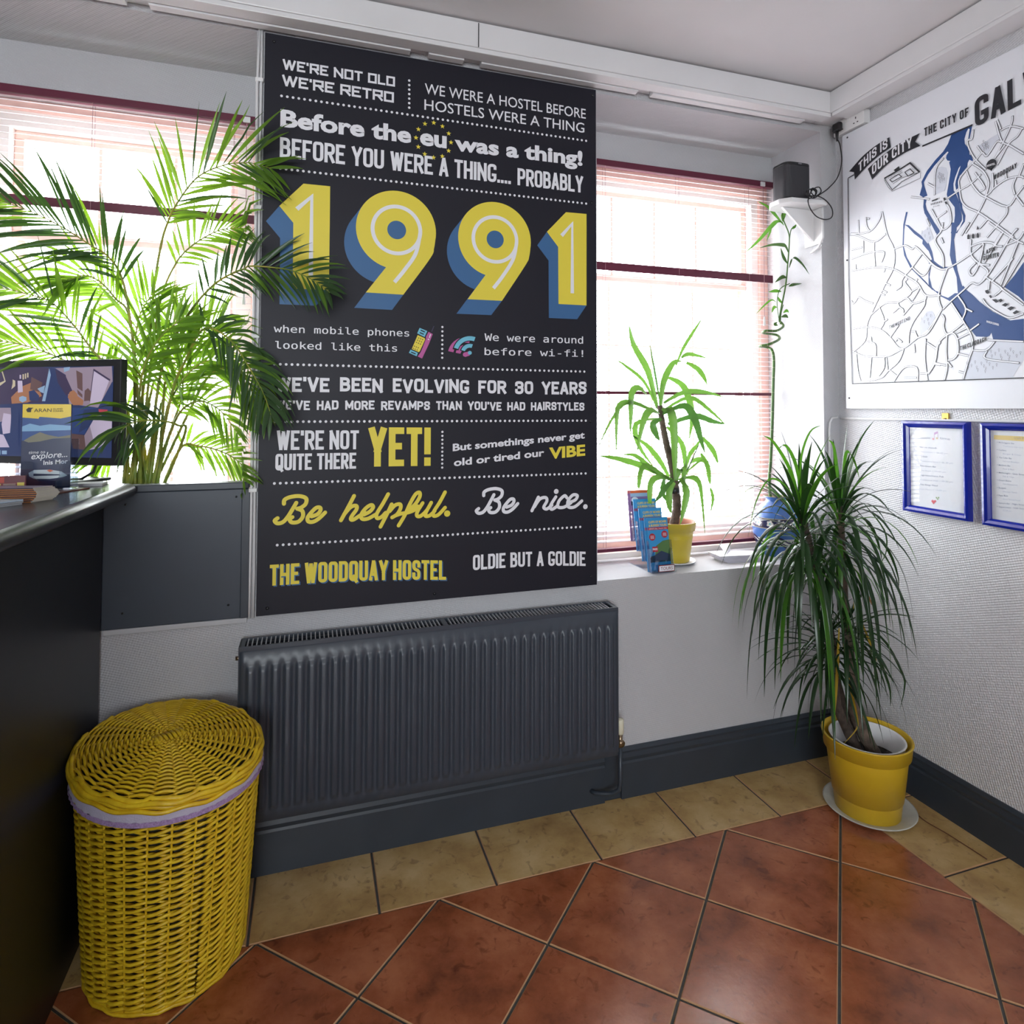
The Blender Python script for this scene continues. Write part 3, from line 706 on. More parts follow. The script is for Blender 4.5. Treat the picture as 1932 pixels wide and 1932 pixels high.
# ================================================================== MAP BOARD
mp = MB().box(-.0215, -.003, -1.62, -.058, 1.402, 2.530).build('map_board', BOARD, bevel=.0012,
    label='large white city map print with blue river, on the right wall above the picture frames', cat='map')
S = Surf((-.0216, -.058, 1.402), (-1, 0, 0), (0, -1, 0))
def z3(p): return (1590+p[0]*.12422, 100+p[1]*.12422)
def z4(p): return (1742+p[0]*.11384, 220+p[1]*.11384)
def z5(p): return (1595+p[0]*.17078, 400+p[1]*.17078)
def z6(p): return (1752+p[0]*.16043, 420+p[1]*.16043)
riv = MB()
for cc, P in ((z4, [(470,290),(820,120),(805,190),(770,360),(745,370),(770,205),(745,200),(715,260),(683,370),(690,450),(760,540),(768,630),(795,645),(825,715),(820,740),(765,715),(735,770),(730,830),(690,880),(600,990),(580,1110),(575,1190),(545,1215),(530,1130),(540,1060),(620,815),(590,850),(530,1000),(500,1110),(505,1230),(540,1260),(410,1365),(390,1290),(440,990),(455,870),(430,760),(448,735),(400,728),(378,690),(385,640),(420,590),(400,580),(340,640),(180,820),(80,960),(10,1090),(20,1150),(70,1310),(0,1340),(-60,1300),(-20,1150),(-30,1080),(60,900),(200,720),(330,580),(410,450)]),
              (z4, [(420,1370),(540,1270),(600,1420),(610,1500),(640,1640),(640,1720),(600,1790),(470,1932),(455,1932),(510,1760),(525,1640),(520,1500)]),
              (z4, [(555,1260),(600,1230),(640,1400),(650,1520),(700,1640),(690,1740),(590,1870),(560,1932),(530,1932),(600,1850),(660,1730),(655,1640),(625,1560),(605,1440)]),
              (z4, [(10,1350),(60,1360),(40,1450),(60,1540),(140,1680),(230,1860),(250,1932),(210,1932),(120,1760),(20,1600),(0,1500)]),
              (z5, [(690,0),(660,130),(650,200),(645,380),(680,500),(760,640),(900,780),(960,860),(1054,890),(1054,920),(980,870),(860,760),(720,620),(650,480),(632,360),(640,140),(670,0)]),
              (z5, [(655,140),(700,145),(760,200),(850,270),(920,340),(960,440),(980,540),(1054,600),(1054,620),(1000,590),(960,540),(960,470),(900,410),(850,350),(855,310),(760,240),(690,165)]),
              (z5, [(880,0),(920,5),(980,110),(1040,200),(1045,240),(1010,260),(1005,220),(950,130)]),
              (z6, [(270,0),(335,0),(330,90),(300,200),(320,420),(340,560),(390,730),(410,770),(345,830),(330,640),(270,470),(250,380),(265,200)]),
              (z6, [(30,520),(10,640),(40,760),(130,850),(230,885),(310,830),(345,830),(410,740),(440,785),(520,850),(600,930),(760,1050),(960,1150),(1122,1130),(1122,1390),(760,1375),(740,1295),(720,1330),(690,1345),(560,1340),(480,1240),(350,1060),(265,930),(150,870),(20,760),(0,740),(0,600)]),
              (z6, [(1122,460),(1010,620),(895,760),(1060,870),(1122,930)]), (z6, [(0,480),(60,500),(160,540),(235,540),(250,520),(160,520),(60,460),(40,360),(0,290),(0,330),(40,430)])):
    S.ppoly(riv, [cc(p) for p in P], .0003+len(riv.f)*8e-6)
riv.build('river', RIVER, mp)
for cc, P in ((z4, [(235,850),(300,830),(380,850),(410,930),(370,1180),(360,1230),(205,1290),(205,1000)]), (z4, [(910,490),(1235,285),(1270,400),(1210,410),(1060,630)]),
              (z6, [(520,1515),(620,1510),(760,1430),(800,1395),(1122,1410),(1122,1620),(1060,1700),(990,1820),(430,1838)]), (z5, [(820,1230),(900,1100),(960,1090),(1000,1180),(920,1290),(830,1360)]), (z5, [(860,210),(930,165),(975,290),(910,350),(830,250)])):
    MB().poly([S.w(*cc(p), .0005) for p in P]).build('park', PARK, mp)
roads = [(z4, p) for p in (
 [(1480,-10),(1465,120),(1330,420),(1190,690)], [(1200,80),(1300,400),(1440,480),(1669,620)], [(1290,230),(1450,160),(1669,200)], [(1640,190),(1560,330),(1420,450),(1230,800)],
 [(830,220),(810,370),(735,400),(760,520),(860,700),(1040,880)], [(880,720),(980,600),(1060,650),(1220,420),(1300,430)], [(980,600),(900,490)], [(1360,470),(1210,660)],
 [(870,720),(700,900),(600,1040),(600,1180),(640,1400),(740,1510),(920,1590),(1230,1800),(1500,2000)], [(720,900),(800,1100),(930,1270),(1050,1340),(1390,1490),(1560,1290),(1669,1150)],
 [(820,780),(1000,910),(1090,1100),(1040,1310)], [(960,960),(780,1120),(610,1220),(410,1350)], [(860,930),(1020,1170),(940,1240)], [(1150,940),(1150,1200),(1020,1330)], [(1080,1290),(1180,1180),(1380,1040),(1600,990),(1669,1020)],
 [(1210,1150),(1200,1060)], [(1380,1030),(1370,940)], [(1540,1010),(1490,1150),(1520,1290)], [(1669,780),(1590,990)], [(1040,1340),(920,1580),(700,1932)], [(1390,1500),(1380,1620),(1230,1800),(1060,2000)],
 [(1080,1690),(940,1850)], [(340,690),(210,880),(190,1300)], [(80,1110),(190,1170)], [(-200,1330),(110,1370)], [(140,1540),(230,1700),(330,1870),(460,1760),(440,1540),(390,1450)], [(230,1690),(390,1570)], [(60,1700),(110,1810)],
 [(1230,60),(1290,210)], [(1530,1300),(1669,1480)], [(1550,1860),(1480,1950)])]
roads += [(z5, p) for p in (
 [(410,0),(460,240),(540,420),(530,620),(440,800),(290,1120),(240,1250),(220,1420),(80,1550)], [(50,250),(140,260),(320,330),(450,240)], [(60,240),(260,220),(370,100),(400,0)], [(145,90),(150,240)], [(230,60),(235,150),(270,210)], [(240,75),(270,75)],
 [(320,330),(320,450),(330,600)], [(70,420),(190,390)], [(200,320),(200,450)], [(70,520),(200,470),(320,440),(430,445),(400,555)], [(70,650),(330,610),(530,630),(660,700),(800,790),(890,920),(1054,920)], [(115,580),(115,640)], [(440,630),(425,665)],
 [(540,410),(660,370),(740,410),(790,390),(960,570),(1054,630)], [(850,460),(740,610),(660,700)], [(950,570),(900,670),(840,700),(740,610)], [(660,700),(625,760),(620,820),(565,860)], [(690,740),(660,780),(730,880),(680,940)], [(800,740),(770,780)], [(730,880),(820,840),(740,980)],
 [(450,790),(500,810)], [(410,860),(460,890)], [(395,900),(440,920)], [(310,1010),(220,980),(150,940),(120,980),(90,1010),(70,980)], [(280,1140),(440,1010),(580,1000),(680,950),(750,1010),(880,970),(890,920)], [(370,1040),(430,1200),(390,1290)], [(430,1210),(470,1185)], [(580,1000),(600,1050),(640,1080),(640,1140)], [(600,1050),(530,1110)],
 [(750,1010),(640,1140)], [(880,970),(870,1040),(760,1200),(710,1320),(700,1460)], [(90,1290),(240,1270),(390,1300),(500,1390),(620,1510),(800,1390),(920,1330),(1054,1100)], [(560,1430),(580,1400),(630,1440)], [(500,1380),(590,1250)], [(80,1540),(200,1590),(350,1600),(480,1590),(620,1520),(640,1530),(590,1650),(480,1750),(400,1830),(250,1932)],
 [(230,1430),(330,1460),(340,1590)], [(285,1380),(290,1440)], [(120,1540),(140,1750),(170,1890)], [(430,1600),(430,1720),(370,1810)], [(455,1610),(470,1740)], [(290,1600),(270,1830)], [(480,1740),(570,1810)], [(540,1870),(650,1720),(790,1720),(800,1870)], [(650,1830),(790,1830)], [(760,1460),(770,1555)], [(890,1400),(880,1600),(900,1790),(910,1860)], [(900,1790),(980,1680),(1010,1500),(1054,1440)], [(900,1440),(1010,1510)], [(830,1785),(900,1785)], [(780,1320),(730,1320)], [(770,1320),(800,1390)], [(990,1680),(1054,1690)])]
roads += [(z6, p) for p in (
 [(0,440),(70,510),(210,545),(500,370),(650,240)], [(220,545),(120,850),(160,1020)], [(160,1020),(0,1260)], [(170,1020),(260,930),(420,790),(510,710),(600,720),(740,560),(960,180),(1050,70)], [(170,0),(150,100),(80,210),(170,380),(180,530)], [(150,180),(175,240)],
 [(480,0),(390,150)], [(720,0),(980,180),(1122,250)], [(500,200),(500,370),(600,480),(720,500)], [(650,250),(600,480),(520,620),(480,560),(560,470)], [(500,280),(650,230),(780,260),(690,350)], [(880,110),(660,470)], [(900,270),(1060,200),(1122,110)], [(860,120),(780,260),(870,280)], [(1060,220),(850,740)], [(580,480),(700,570),(640,680)],
 [(660,630),(850,760),(850,800),(780,860)], [(720,670),(710,790)], [(850,770),(1122,970)], [(1000,420),(740,700)], [(1122,360),(880,760)], [(640,900),(700,980),(820,1060),(960,1120),(1122,1070)], [(160,1080),(190,1130),(180,1220),(220,1310),(330,1250),(420,1170)], [(220,1310),(210,1500),(220,1700),(190,1850)], [(220,1320),(290,1300),(340,1370),(350,1520),(300,1600),(230,1620)],
 [(270,940),(400,1140),(510,1340),(520,1480),(480,1600),(410,1838)], [(350,860),(440,1010),(400,1140)], [(440,1010),(520,1050)], [(490,1270),(600,1190)], [(330,1300),(470,1230)], [(340,1370),(500,1290)], [(350,1540),(480,1570)], [(220,1320),(120,1420),(80,1640),(0,1780)], [(80,1650),(210,1680)], [(0,1420),(100,1490)], [(230,1640),(275,1700)], [(360,1750),(430,1770)], [(520,1500),(680,1500),(780,1400)], [(700,1380),(1122,1400)], [(690,1510),(680,1600),(1070,1650)])]
roads = [(cc, [(x, min(y, 1868 if cc is z5 else 9999)) for x, y in P]) for cc, P in roads]
def pl2(P): return [('ab', p) for p in P]
more = []
for k in range(6): more.append([(.76+.115*k+.02*sin(k*2), .90-.02*k), (.80+.11*k, .62+.03*sin(k)), (.76+.12*k+.03*cos(k), .38)])
for k in range(6): more.append([(.71, .86-.085*k+.02*sin(k*1.7)), (1.02+.03*sin(k*3), .84-.09*k), (1.42, .90-.10*k+.02*cos(k))])
bl = MB(); wh = MB()
for k, P in enumerate(more):
    Q = crom([(a, b, 0) for a, b in P], 5)
    for mb_, t_, l_ in ((bl, .0076, .0015+k*6e-6), (wh, .0048, .0024+k*6e-6)):
        vs, fs = ribbon(Q, t_, .0006 if mb_ is bl else -.0004); mb_.add([S.at(v.x, v.y, l_) for v in vs], fs)
MB().poly([S.at(a, b, .0004) for a, b in ((.705, .55), (.78, .50), (.92, .36), (1.10, .22), (1.42, .12), (1.42, .085), (.705, .085), (.705, .34))]).build('river', RIVER, mp)
for ri, (cc, P) in enumerate(roads):
    P = [cc(p) for p in P]; big = .0070
    S.prib(bl, P, big, .0007+ri*6e-6, 0, .0006, 4 if len(P) > 2 else 0); S.prib(wh, P, big-.0024, .0016+ri*6e-6, 0, -.0004, 4 if len(P) > 2 else 0)
bl.build('street_outline', INK, mp, kind='stuff'); wh.build('street', BOARD, mp, kind='stuff')
# border line, banner and titles
m = MB()
S.prib(m, [(1601,336),(1602,520),(1609,724),(1932,713),(2050,709)], .0035, .0026)
S.prib(m, [(1601,336),(1612,330)], .004, .0026); S.prib(m, [(1741,276),(1836,236)], .006, .0026)
m.build('border_line', INK, mp)
m = MB()
def arcq(P, n=10): return [tuple(p) for p in crom(P, n)]
up = [(105,1800),(310,1570),(520,1400),(715,1280)]; lo = [(740,1435),(560,1560),(380,1720),(190,1925)]
S.ppoly(m, [z3(p[:2]) for p in arcq(up)+arcq(lo)+[(180,1810)]], .0027)
up = [(390,1760),(600,1570),(880,1370),(1180,1218)]; lo = [(1190,1410),(950,1520),(680,1700),(455,1925)]
S.ppoly(m, [z3(p[:2]) for p in arcq(up)+[(1110,1350)]+arcq(lo)], .0029)
m.build('title_banner', INK, mp)
def tilt(name, mat_, text, L0, R0, T0, t=.16, lay=.0031, **k): return S.line(name, mat_, mp, text, L0, R0, T0, t=t, lay=lay, **k)
tilt('lettering', PWHITE, "THIS IS", z3((250,1820)), z3((690,1440)), z3((225,1690)), t=.17, gap=.8, space=1.0, rnd=.6, arc=.20)
tilt('lettering', PWHITE, "OUR CITY", z3((455,1860)), z3((1060,1430)), z3((430,1720)), t=.17, gap=.8, space=1.0, rnd=.6, arc=.20)
tilt('lettering', INK, "THE CITY OF", (1745,258), (1829,219), (1743,243), t=.17, gap=.8, space=.9, rnd=.6)
tilt('lettering', INK, "GALWAY", (1841,241), (2050,135), (1839,188), t=.165, gap=.45, space=.9, rnd=.6)
tilt('lettering', INK, "WOODQUAY", (1876,340), (1920,316), (1876,331), t=.17, gap=.7)
tilt('lettering', INK, "LATIN", z6((655,385)), z6((790,330)), z6((655,335)), t=.17, gap=.7)
tilt('lettering', INK, "QUARTER", z6((650,445)), z6((835,400)), z6((650,395)), t=.17, gap=.6)
tilt('lettering', INK, "THE CLADDAGH", z6((380,1505)), z6((690,1390)), z6((380,1455)), t=.17, gap=.6)
tilt('lettering', INK, "THE WEST END", z5((490,1295)), z5((720,1190)), z5((490,1258)), t=.16, gap=.6)
tilt('lettering', PWHITE, "RIVER CORRIB", z6((690,1175)), z6((835,1215)), z6((690,1150)), t=.13, gap=.6)
# little building drawings and the hostel pin
m = MB()
for cc, P in ((z3, [(780,1780),(860,1720),(880,1770),(820,1810)]),
              (z6, [(670,800),(700,790),(725,820),(705,840),(680,830)]), (z6, [(715,860),(740,850),(755,880),(735,890)]), (z6, [(750,905),(800,900),(830,930),(800,945)]), (z6, [(830,910),(860,895),(880,920),(850,940)]), (z6, [(865,970),(910,945),(945,960),(910,990)]), (z6, [(930,1010),(980,985),(1015,1000),(970,1035)]), (z6, [(995,1060),(1040,1030),(1075,1050),(1020,1080)]),
              (z4, [(150,1390),(250,1350),(250,1375),(150,1412)]), (z4, [(340,1350),(370,1340),(385,1380),(355,1400)]), (z4, [(360,1410),(400,1410),(410,1450),(380,1455)])):
    S.ppoly(m, [cc(p) for p in P], .0027)
for i in range(7): x = 135+i*27; y = 1440-i*7; S.ppoly(m, [z4((x,y)), z4((x+12,y-3)), z4((x+12,y+28)), z4((x,y+31))], .0027)
for i in range(5): x = 175+i*22; y = 1490-i*6; S.ppoly(m, [z4((x,y)), z4((x+8,y-2)), z4((x+8,y+14)), z4((x,y+16))], .0027)
for i in range(3): x = 475+i*55; y = 165-i*8; S.ppoly(m, [z6((x-14,y+30)), z6((x-14,y-12)), z6((x,y-30)), z6((x+14,y-12)), z6((x+14,y+30))], .0027)
S.ppoly(m, [z6((570,85)), z6((583,35)), z6((602,75))], .0027)
for i in range(20): x = 700+(i % 10)*22; y = 1870-(i % 10)*9+(i//10)*26; S.ppoly(m, [z3((x,y)), z3((x+9,y-3)), z3((x+9,y+9)), z3((x,y+12))], .0027)
for P, t_ in (([(640,1905),(890,1760),(1030,1670),(1175,1810)], .006), ([(1175,1810),(900,1960),(760,2080),(640,1905)], .0025), ([(720,1925),(860,1840),(900,1880),(760,1960),(720,1925)], .003), ([(950,1810),(1030,1760),(1090,1820),(1000,1870),(950,1810)], .003), ([(770,1990),(900,1900),(1180,1810)], .0015), ([(640,1930),(700,2040),(760,2100),(1190,1900),(1190,1820)], .0015)):
    S.prib(m, [z3(p) for p in P], t_, .0027+t_*.01)
m.build('building_sketch', INK, mp, kind='stuff')
c = S.ab(*z4((1138,792))); m = MB(); m.disc(S.at(c.x, c.y, .0030), .0165, (0,-1,0), (0,0,1), 24); m.poly([S.at(c.x-.006, c.y-.013, .0030), S.at(c.x+.006, c.y-.013, .0030), S.at(c.x, c.y-.023, .0030)])
m.build('location_pin', INK, mp)
tilt('lettering', PWHITE, "HOSTEL", z4((1066,838)), z4((1208,795)), z4((1066,806)), t=.18, gap=.5, lay=.0036)
m = MB()
for cc, c_, n in ((z4, (1030,470), 9), (z4, (300,1000), 9), (z6, (900,1540), 14), (z6, (620,1680), 14), (z5, (910,230), 5), (z5, (900,1180), 6)):
    for i in range(n):
        a = i*2.4; rr = (60 if cc is not z6 else 130)*sqrt((i+.5)/n); q = S.ab(*cc((c_[0]+rr*cos(a)*(1.5 if cc is z6 else 1), c_[1]+rr*sin(a)*(.55 if cc is z6 else 1.3))))
        vs, fs = ribbon([(q.x+.0022*cos(k*pi/4), q.y+.003*sin(k*pi/4)) for k in range(9)], .0006); m.add([S.at(v.x, v.y, .0026) for v in vs], fs)
        vs, fs = ribbon([(q.x, q.y-.003), (q.x, q.y-.008)], .0009); m.add([S.at(v.x, v.y, .0026) for v in vs], fs)
m.build('tree_sketch', INK, mp, kind='stuff')
for p in ((1599, 259.5), (1598.5, 491), (1602.5, 751)):
    q = onX(-.0215, *p); MB().tube([(-.0215, q.y, q.z), (-.0235, q.y, q.z)], .0035, 12).build('screw', INK, mp)
m = MB(); q = onX(-.004, 1784, 788)
m.box(-.006, 0, q.y-.013, q.y+.013, q.z-.008, q.z+.016); b = m.build('hanging_bracket', BRASS, mp, bevel=.002)
MB().tube([(-.006, q.y, q.z-.006), (-.009, q.y, q.z-.006)], .005, 12).build('screw', CHROME, b)

# ================================================================== PICTURE FRAMES
def picture(y0, y1, z0, z1, label):
    r = empty('picture_frame', (-.012, (y0+y1)/2, z0), label, 'picture frame', 'blue framed notices under the map')
    W_ = .024
    prof = [(0, 0), (.020, .002), (.022, .010), (.017, .018), (.010, W_), (0, W_)]
    def rail(a, b, ia, ib, nm):  # outer a->b, inner side
        m = MB(); A, B, IA, IB = [V(q) for q in (a, b, ia, ib)]; n = len(prof); vs = []
        for (O, I) in ((A, IA), (B, IB)):
            for (h_, t_) in prof: q = O+(I-O)*(t_/W_); vs.append((-.002-h_, q.x, q.y))
        m.add(vs, [(i, (i+1) % n, n+(i+1) % n, n+i) for i in range(n)]+[tuple(range(n)), tuple(range(2*n-1, n-1, -1))]); m.build(nm, BLUEF, r)
    O = [(y1, z0, 0), (y0, z0, 0), (y0, z1, 0), (y1, z1, 0)]; I = [(y1-W_, z0+W_, 0), (y0+W_, z0+W_, 0), (y0+W_, z1-W_, 0), (y1-W_, z1-W_, 0)]
    for i in range(4): j = (i+1) % 4; rail(O[i], O[j], I[i], I[j], 'frame_rail')
    sheet = MB().box(-.006, -.003, y0+W_-.002, y1-W_+.002, z0+W_-.002, z1-W_+.002).build('paper_sheet', PAPER, r)
    MB().box(-.0105, -.0095, y0+W_-.002, y1-W_+.002, z0+W_-.002, z1-W_+.002).build('glazing', FGLASS, r)
    return r, sheet
f1, s1 = picture(-.563, -.312, 1.026, 1.358, 'small blue picture frame with the music time sheet, left of the two below the map')
f2, s2 = picture(-.858, -.605, 1.024, 1.357, 'small blue picture frame with a yellow headed food list, cut by the right edge')
S = Surf((-.0062, 0, 1.0), (-1, 0, 0), (0, -1, 0))
def zf(p): return (1690+p[0]*.12526, 780+p[1]*.12526)
def tx(par, m_, text, L0, R0, capz, **k):
    P0, P1 = S.ab(*zf(L0)), S.ab(*zf(R0)); mm = MB(); S.putU(mm, fit(glyphs(text, k.get('off', 0)), P1.x-P0.x, capz), P0, P1, .0003); mm.build('lettering', m_, par)
tx(s1, GREYTX, 'music', (345,385), (525,382), .0085); tx(s1, GREYTX, 'time', (665,385), (820,405), .0085)
m = MB(); S.ppoly(m, [zf(p) for p in ((578,290),(632,268),(636,300),(582,322))], .0003, 0)
for cx_, mi in (((565,385), 1), ((622,375), 2)): q = S.ab(*zf(cx_)); m.disc(S.at(q.x, q.y, .0003), .0035, (0,-1,0), (0,0,1), 14, mi)
S.ppoly(m, [zf(p) for p in ((578,300),(584,300),(584,385),(578,385))], .0003, 0); S.ppoly(m, [zf(p) for p in ((632,280),(638,280),(638,375),(632,375))], .0003, 0)
m.build('music_note', [mat('print_lilac', (.62, .42, .66), .6), mat('print_rose', (.70, .32, .38), .6), mat('print_sand', (.72, .58, .36), .6)], s1)
y_ = 520
rows = [('Bar na chaladh', 365, 620, 1), ('Live covers > 06.00 pm', 365, 785, 0), ('Ti Coili', 365, 475, 1), ('Traditional Irish > 06.30 pm', 365, 862, 0), ('The Quays Bar', 365, 610, 1),
        ('Live Rock > 09.00 pm', 365, 755, 0), ('Tigh Neachtains Pub', 365, 722, 1), ('Traditional Irish > 09.30 pm', 365, 862, 0), ('The Kings Head', 365, 632, 1), ('Live Music > 10.00 pm', 365, 765, 0)]
for i, (t_, a, b, bold) in enumerate(rows):
    yy = 515+i*70.5-(2 if not bold else 0); tx(s1, GREYTX if bold else GREYTX2, t_, (a, yy), (b, yy+(b-a)*.075), .0052, off=.01 if bold else 0)
    if bold: mm = MB(); S.ppoly(mm, [zf(p) for p in ((295,yy-15),(312,yy-15),(303,yy-32))], .0003); mm.build('bullet', GREYTX, s1)
# small heart with a clover leaf (plain ornament)
m = MB(); S.ppoly(m, [zf(p) for p in ((535,1320),(550,1298),(575,1312),(600,1300),(612,1325),(570,1368))], .0003, 0)
for a in ((615,1270),(645,1268),(632,1290)): q = S.ab(*zf(a)); m.disc(S.at(q.x, q.y, .0003), .003, (0,-1,0), (0,0,1), 12, 1)
m.build('heart_ornament', [mat('print_red', (.65, .12, .14), .6), mat('print_green', (.34, .45, .26), .6)], s1)
m = MB(); S.ppoly(m, [zf(p) for p in ((1480,325),(2400,372),(2400,455),(1480,390))], .0003); m.build('yellow_heading', mat('print_pale_yellow', (.78, .62, .25), .6), s2)
tx(s2, GREYTX, 'Irish Food', (1785,388), (2030,402), .008)
rows = [('McSwiggans Bar', 1790, 1), ('Traditional irish food', 1915, 0), ('Caribou', 1665, 1), ('Burger & Chips', 1890, 0), ('The Cellar Bar', 1750, 1), ('Full Irish Breakfast', 1860, 0), ('McGinns Bar', 1730, 1), ('Pizza & Beer', 1790, 0),
        ("McDonagh's - Quay Street", 1945, 1), ('Fish & Chips', 1785, 0), ('Oscars Bistro', 1740, 1), ('Fish Restaurant', 1840, 0), ('Boojum', 1660, 1), ('Mexican Tacos', 1830, 0), ('Papa Rich', 1690, 1), ('Asian Street Food', 1875, 0), ("Sonny's Bar - Hight Street", 1945, 1), ('Supermacs - Irish food', 1945, 1), ('01.00 am', 1745, 0)]
yy = 445
for i, (t_, b, bold) in enumerate(rows):
    a = 1552 if bold else 1615; tx(s2, GREYTX if bold else GREYTX2, t_, (a, yy), (b, yy+(b-a)*.085), .0048, off=.01 if bold else 0)
    if bold: mm = MB(); S.ppoly(mm, [zf(p) for p in ((1524,yy-8),(1538,yy-8),(1531,yy-22))], .0003); mm.build('bullet', GREYTX, s2)
    yy += 57

# ================================================================== BLINDS
def blind(x0, x1, ztop, zbot, label, burg, cords, wandx):
    yc = .272; r = empty('venetian_blind', ((x0+x1)/2, yc, ztop), label, 'blind', 'venetian blinds at the two windows')
    MB().box(x0, x1, yc-.014, yc+.014, ztop-.026, ztop).build('headrail', BURG, r, bevel=.002)
    L = x1-x0-.012
    def slat(z, ang, m_, w_=.0125, name='slat'):
        me = sl_mesh if m_ is SLAT else sl_burg
        o = bpy.data.objects.new(name, me); link(o); o.parent = r
        o.location = (0, 0, z-ztop); o.rotation_euler = (ang, 0, 0); return o
    meshes = []
    for m_ in (SLAT, BURG):
        mb = MB(); vs = []; 
        for k in range(5):
            yy = -.0105+.021*k/4; zz = .0013*(1-(2*k/4-1)**2)
            vs += [(-L/2, yy, zz), (L/2, yy, zz)]
        for k in range(5):
            yy = -.0105+.021*k/4; zz = .0013*(1-(2*k/4-1)**2)-.0005
            vs += [(-L/2, yy, zz), (L/2, yy, zz)]
        mb.add(vs, [(2*k, 2*k+1, 2*k+3, 2*k+2) for k in range(4)]+[(10+2*k, 12+2*k, 13+2*k, 11+2*k) for k in range(4)]+[(0, 10, 11, 1), (8, 9, 19, 18)])
        o = mb.build('slat', m_, loc=(0, 0, 0)); meshes.append(o.data); bpy.data.objects.remove(o)
    sl_mesh, sl_burg = meshes
    z = ztop-.045; i = 0
    while z > zbot+.03:
        b = [q for q in burg if abs(q[0]-z) < .0105]
        if b: MB().box(x0+.006, x1-.006, yc-.004, yc+.001, z-b[0][1]/2, z+b[0][1]/2).build('slat', BURG, r, bevel=.001, label='burgundy slat twisted flat')
        else: slat(z, radians(14+random.uniform(-2, 2)), SLAT)
        z -= .021
    MB().box(x0+.006, x1-.006, yc-.012, yc+.012, zbot, zbot+.014).build('bottom_rail', BURG, r, bevel=.002)
    for cx_ in cords:
        for dy in (-.0135, .0135):
            MB().tube([(cx_, yc+dy, ztop-.026), (cx_, yc+dy, zbot+.01)], .0007, 5).build('ladder_cord', CORD, r)
    MB().box(wandx-.012, wandx+.012, yc-.020, yc-.013, ztop-.026, ztop-.006).build('cord_lock', WPLAST, r, bevel=.002)
    MB().tube([(wandx, yc-.018, ztop-.03), (wandx+.002, yc-.018, ztop-.30), (wandx, yc-.018, ztop-.62)], .0012, 6).build('pull_cord', CORD, r)
    MB().tube([(wandx, yc-.018, ztop-.62), (wandx, yc-.018, ztop-.66)], [.003, .006], 10).build('cord_tassel', WPLAST, r)
    return r
blind(-3.10, -2.285, 2.415, .80, 'burgundy railed venetian blind with pale slats, behind the tall palm', ((2.045, .030),), (-2.78, -2.36), -2.32)
blind(-1.10, -.098, 2.435, .815, 'burgundy railed venetian blind with pale slats, right of the poster', ((1.995, .034), (1.470, .013)), (-.95, -.60, -.24), -.165)

# ================================================================== CABLES beside the poster, trunking on the right wall
r = empty('cable_run', (-2.262, -.006, .77), 'pair of grey painted cables clipped up the wall along the left edge of the poster', 'cable')
for k, x in enumerate((-2.2665, -2.2555)):
    P = [(x, -.006, .765)]+[(x+.0012*sin(z*7+k*2), -.006, z) for z in [.9+.15*i for i in range(11)]]+[(x+(.004 if k == 0 else 0), -.006, 2.585)]
    MB().tube(P, .0042, 8).build('cable', TRIM, r)
for z in (2.42, 2.02, 1.62, 1.15): MB().box(-2.273, -2.249, -.0115, -.0005, z-.006, z+.006).build('cable_clip', WPLAST, r, bevel=.002)
r = empty('cable_run', (-.006, -.85, 1.366), 'thin white cable running level along the right wall just under the map', 'cable')
MB().tube([(-.006, -.016, 1.362), (-.006, -.3, 1.362), (-.006, -1.7, 1.362)], .0045, 8).build('cable', WPLAST, r)
r = empty('cable_run', (-.060, -.006, .80), 'thin white cable dropping down the narrow wall beside the right corner', 'cable')
MB().tube([(-.060, -.006, .20), (-.060, -.006, 1.31), (-.056, -.006, 1.345), (-.044, -.006, 1.363), (-.016, -.006, 1.366)], .0045, 8).build('cable', WPLAST, r)

# ================================================================== RADIATOR
R0 = empty('radiator', (-1.683, -.07, .21), 'dark grey ribbed steel radiator with a slotted top grille, under the poster', 'radiator')
x0, x1, z0, z1, yf = -2.283, -1.083, .213, .704, -.112
m = MB(); NX = 35; pit = (x1-x0-.03)/NX; xs = [x0, x0+.004, x0+.015]; tx_ = []
for i in range(NX):
    b = x0+.015+i*pit
    for f_ in (.10, .20, .30, .42, .58, .70, .80, .90): xs.append(b+f_*pit)
xs += [x1-.015, x1-.004, x1]
def ridge(x):
    if x < x0+.015 or x > x1-.015: return 0
    f_ = ((x-x0-.015)/pit) % 1
    return max(0, min(1, (min(f_, 1-f_)-.13)/.17))
zs = [z0, z0+.003, z0+.030, z0+.036, z0+.044, z0+.050, (z0+z1)/2, z1-.062, z1-.056, z1-.048, z1-.042, z1-.004, z1]
def zwin(z):
    a = (z-(z0+.034))/.014; b = ((z1-.046)-z)/.014; return max(0, min(1, a, b))
vs = []
for z in zs:
    for x in xs:
        edge = .006 if (x <= x0 or x >= x1 or z <= z0 or z >= z1) else 0
        vs.append((x, yf+edge-.0085*ridge(x)*zwin(z)**.7 + (0.0), z))
n = len(xs); fs = [(j*n+i, j*n+i+1, (j+1)*n+i+1, (j+1)*n+i) for j in range(len(zs)-1) for i in range(n-1)]
m.add(vs, fs, 0, True); m.build('front_panel', RADM, R0)
MB().box(x0, x1, -.048, -.042, z0, z1).build('back_panel', RADM, R0)
MB().box(x0-.002, x0+.002, yf+.004, -.030, z0+.01, z1+.010).build('side_panel', RADM, R0, bevel=.001)
MB().box(x1-.002, x1+.002, yf+.004, -.030, z0+.01, z1+.010).build('side_panel', RADM, R0, bevel=.001)
m = MB(); m.box(x0, x1, yf+.004, yf+.010, z1-.004, z1+.011); m.box(x0, x1, -.036, -.030, z1-.004, z1+.011); xm = (x0+x1)/2
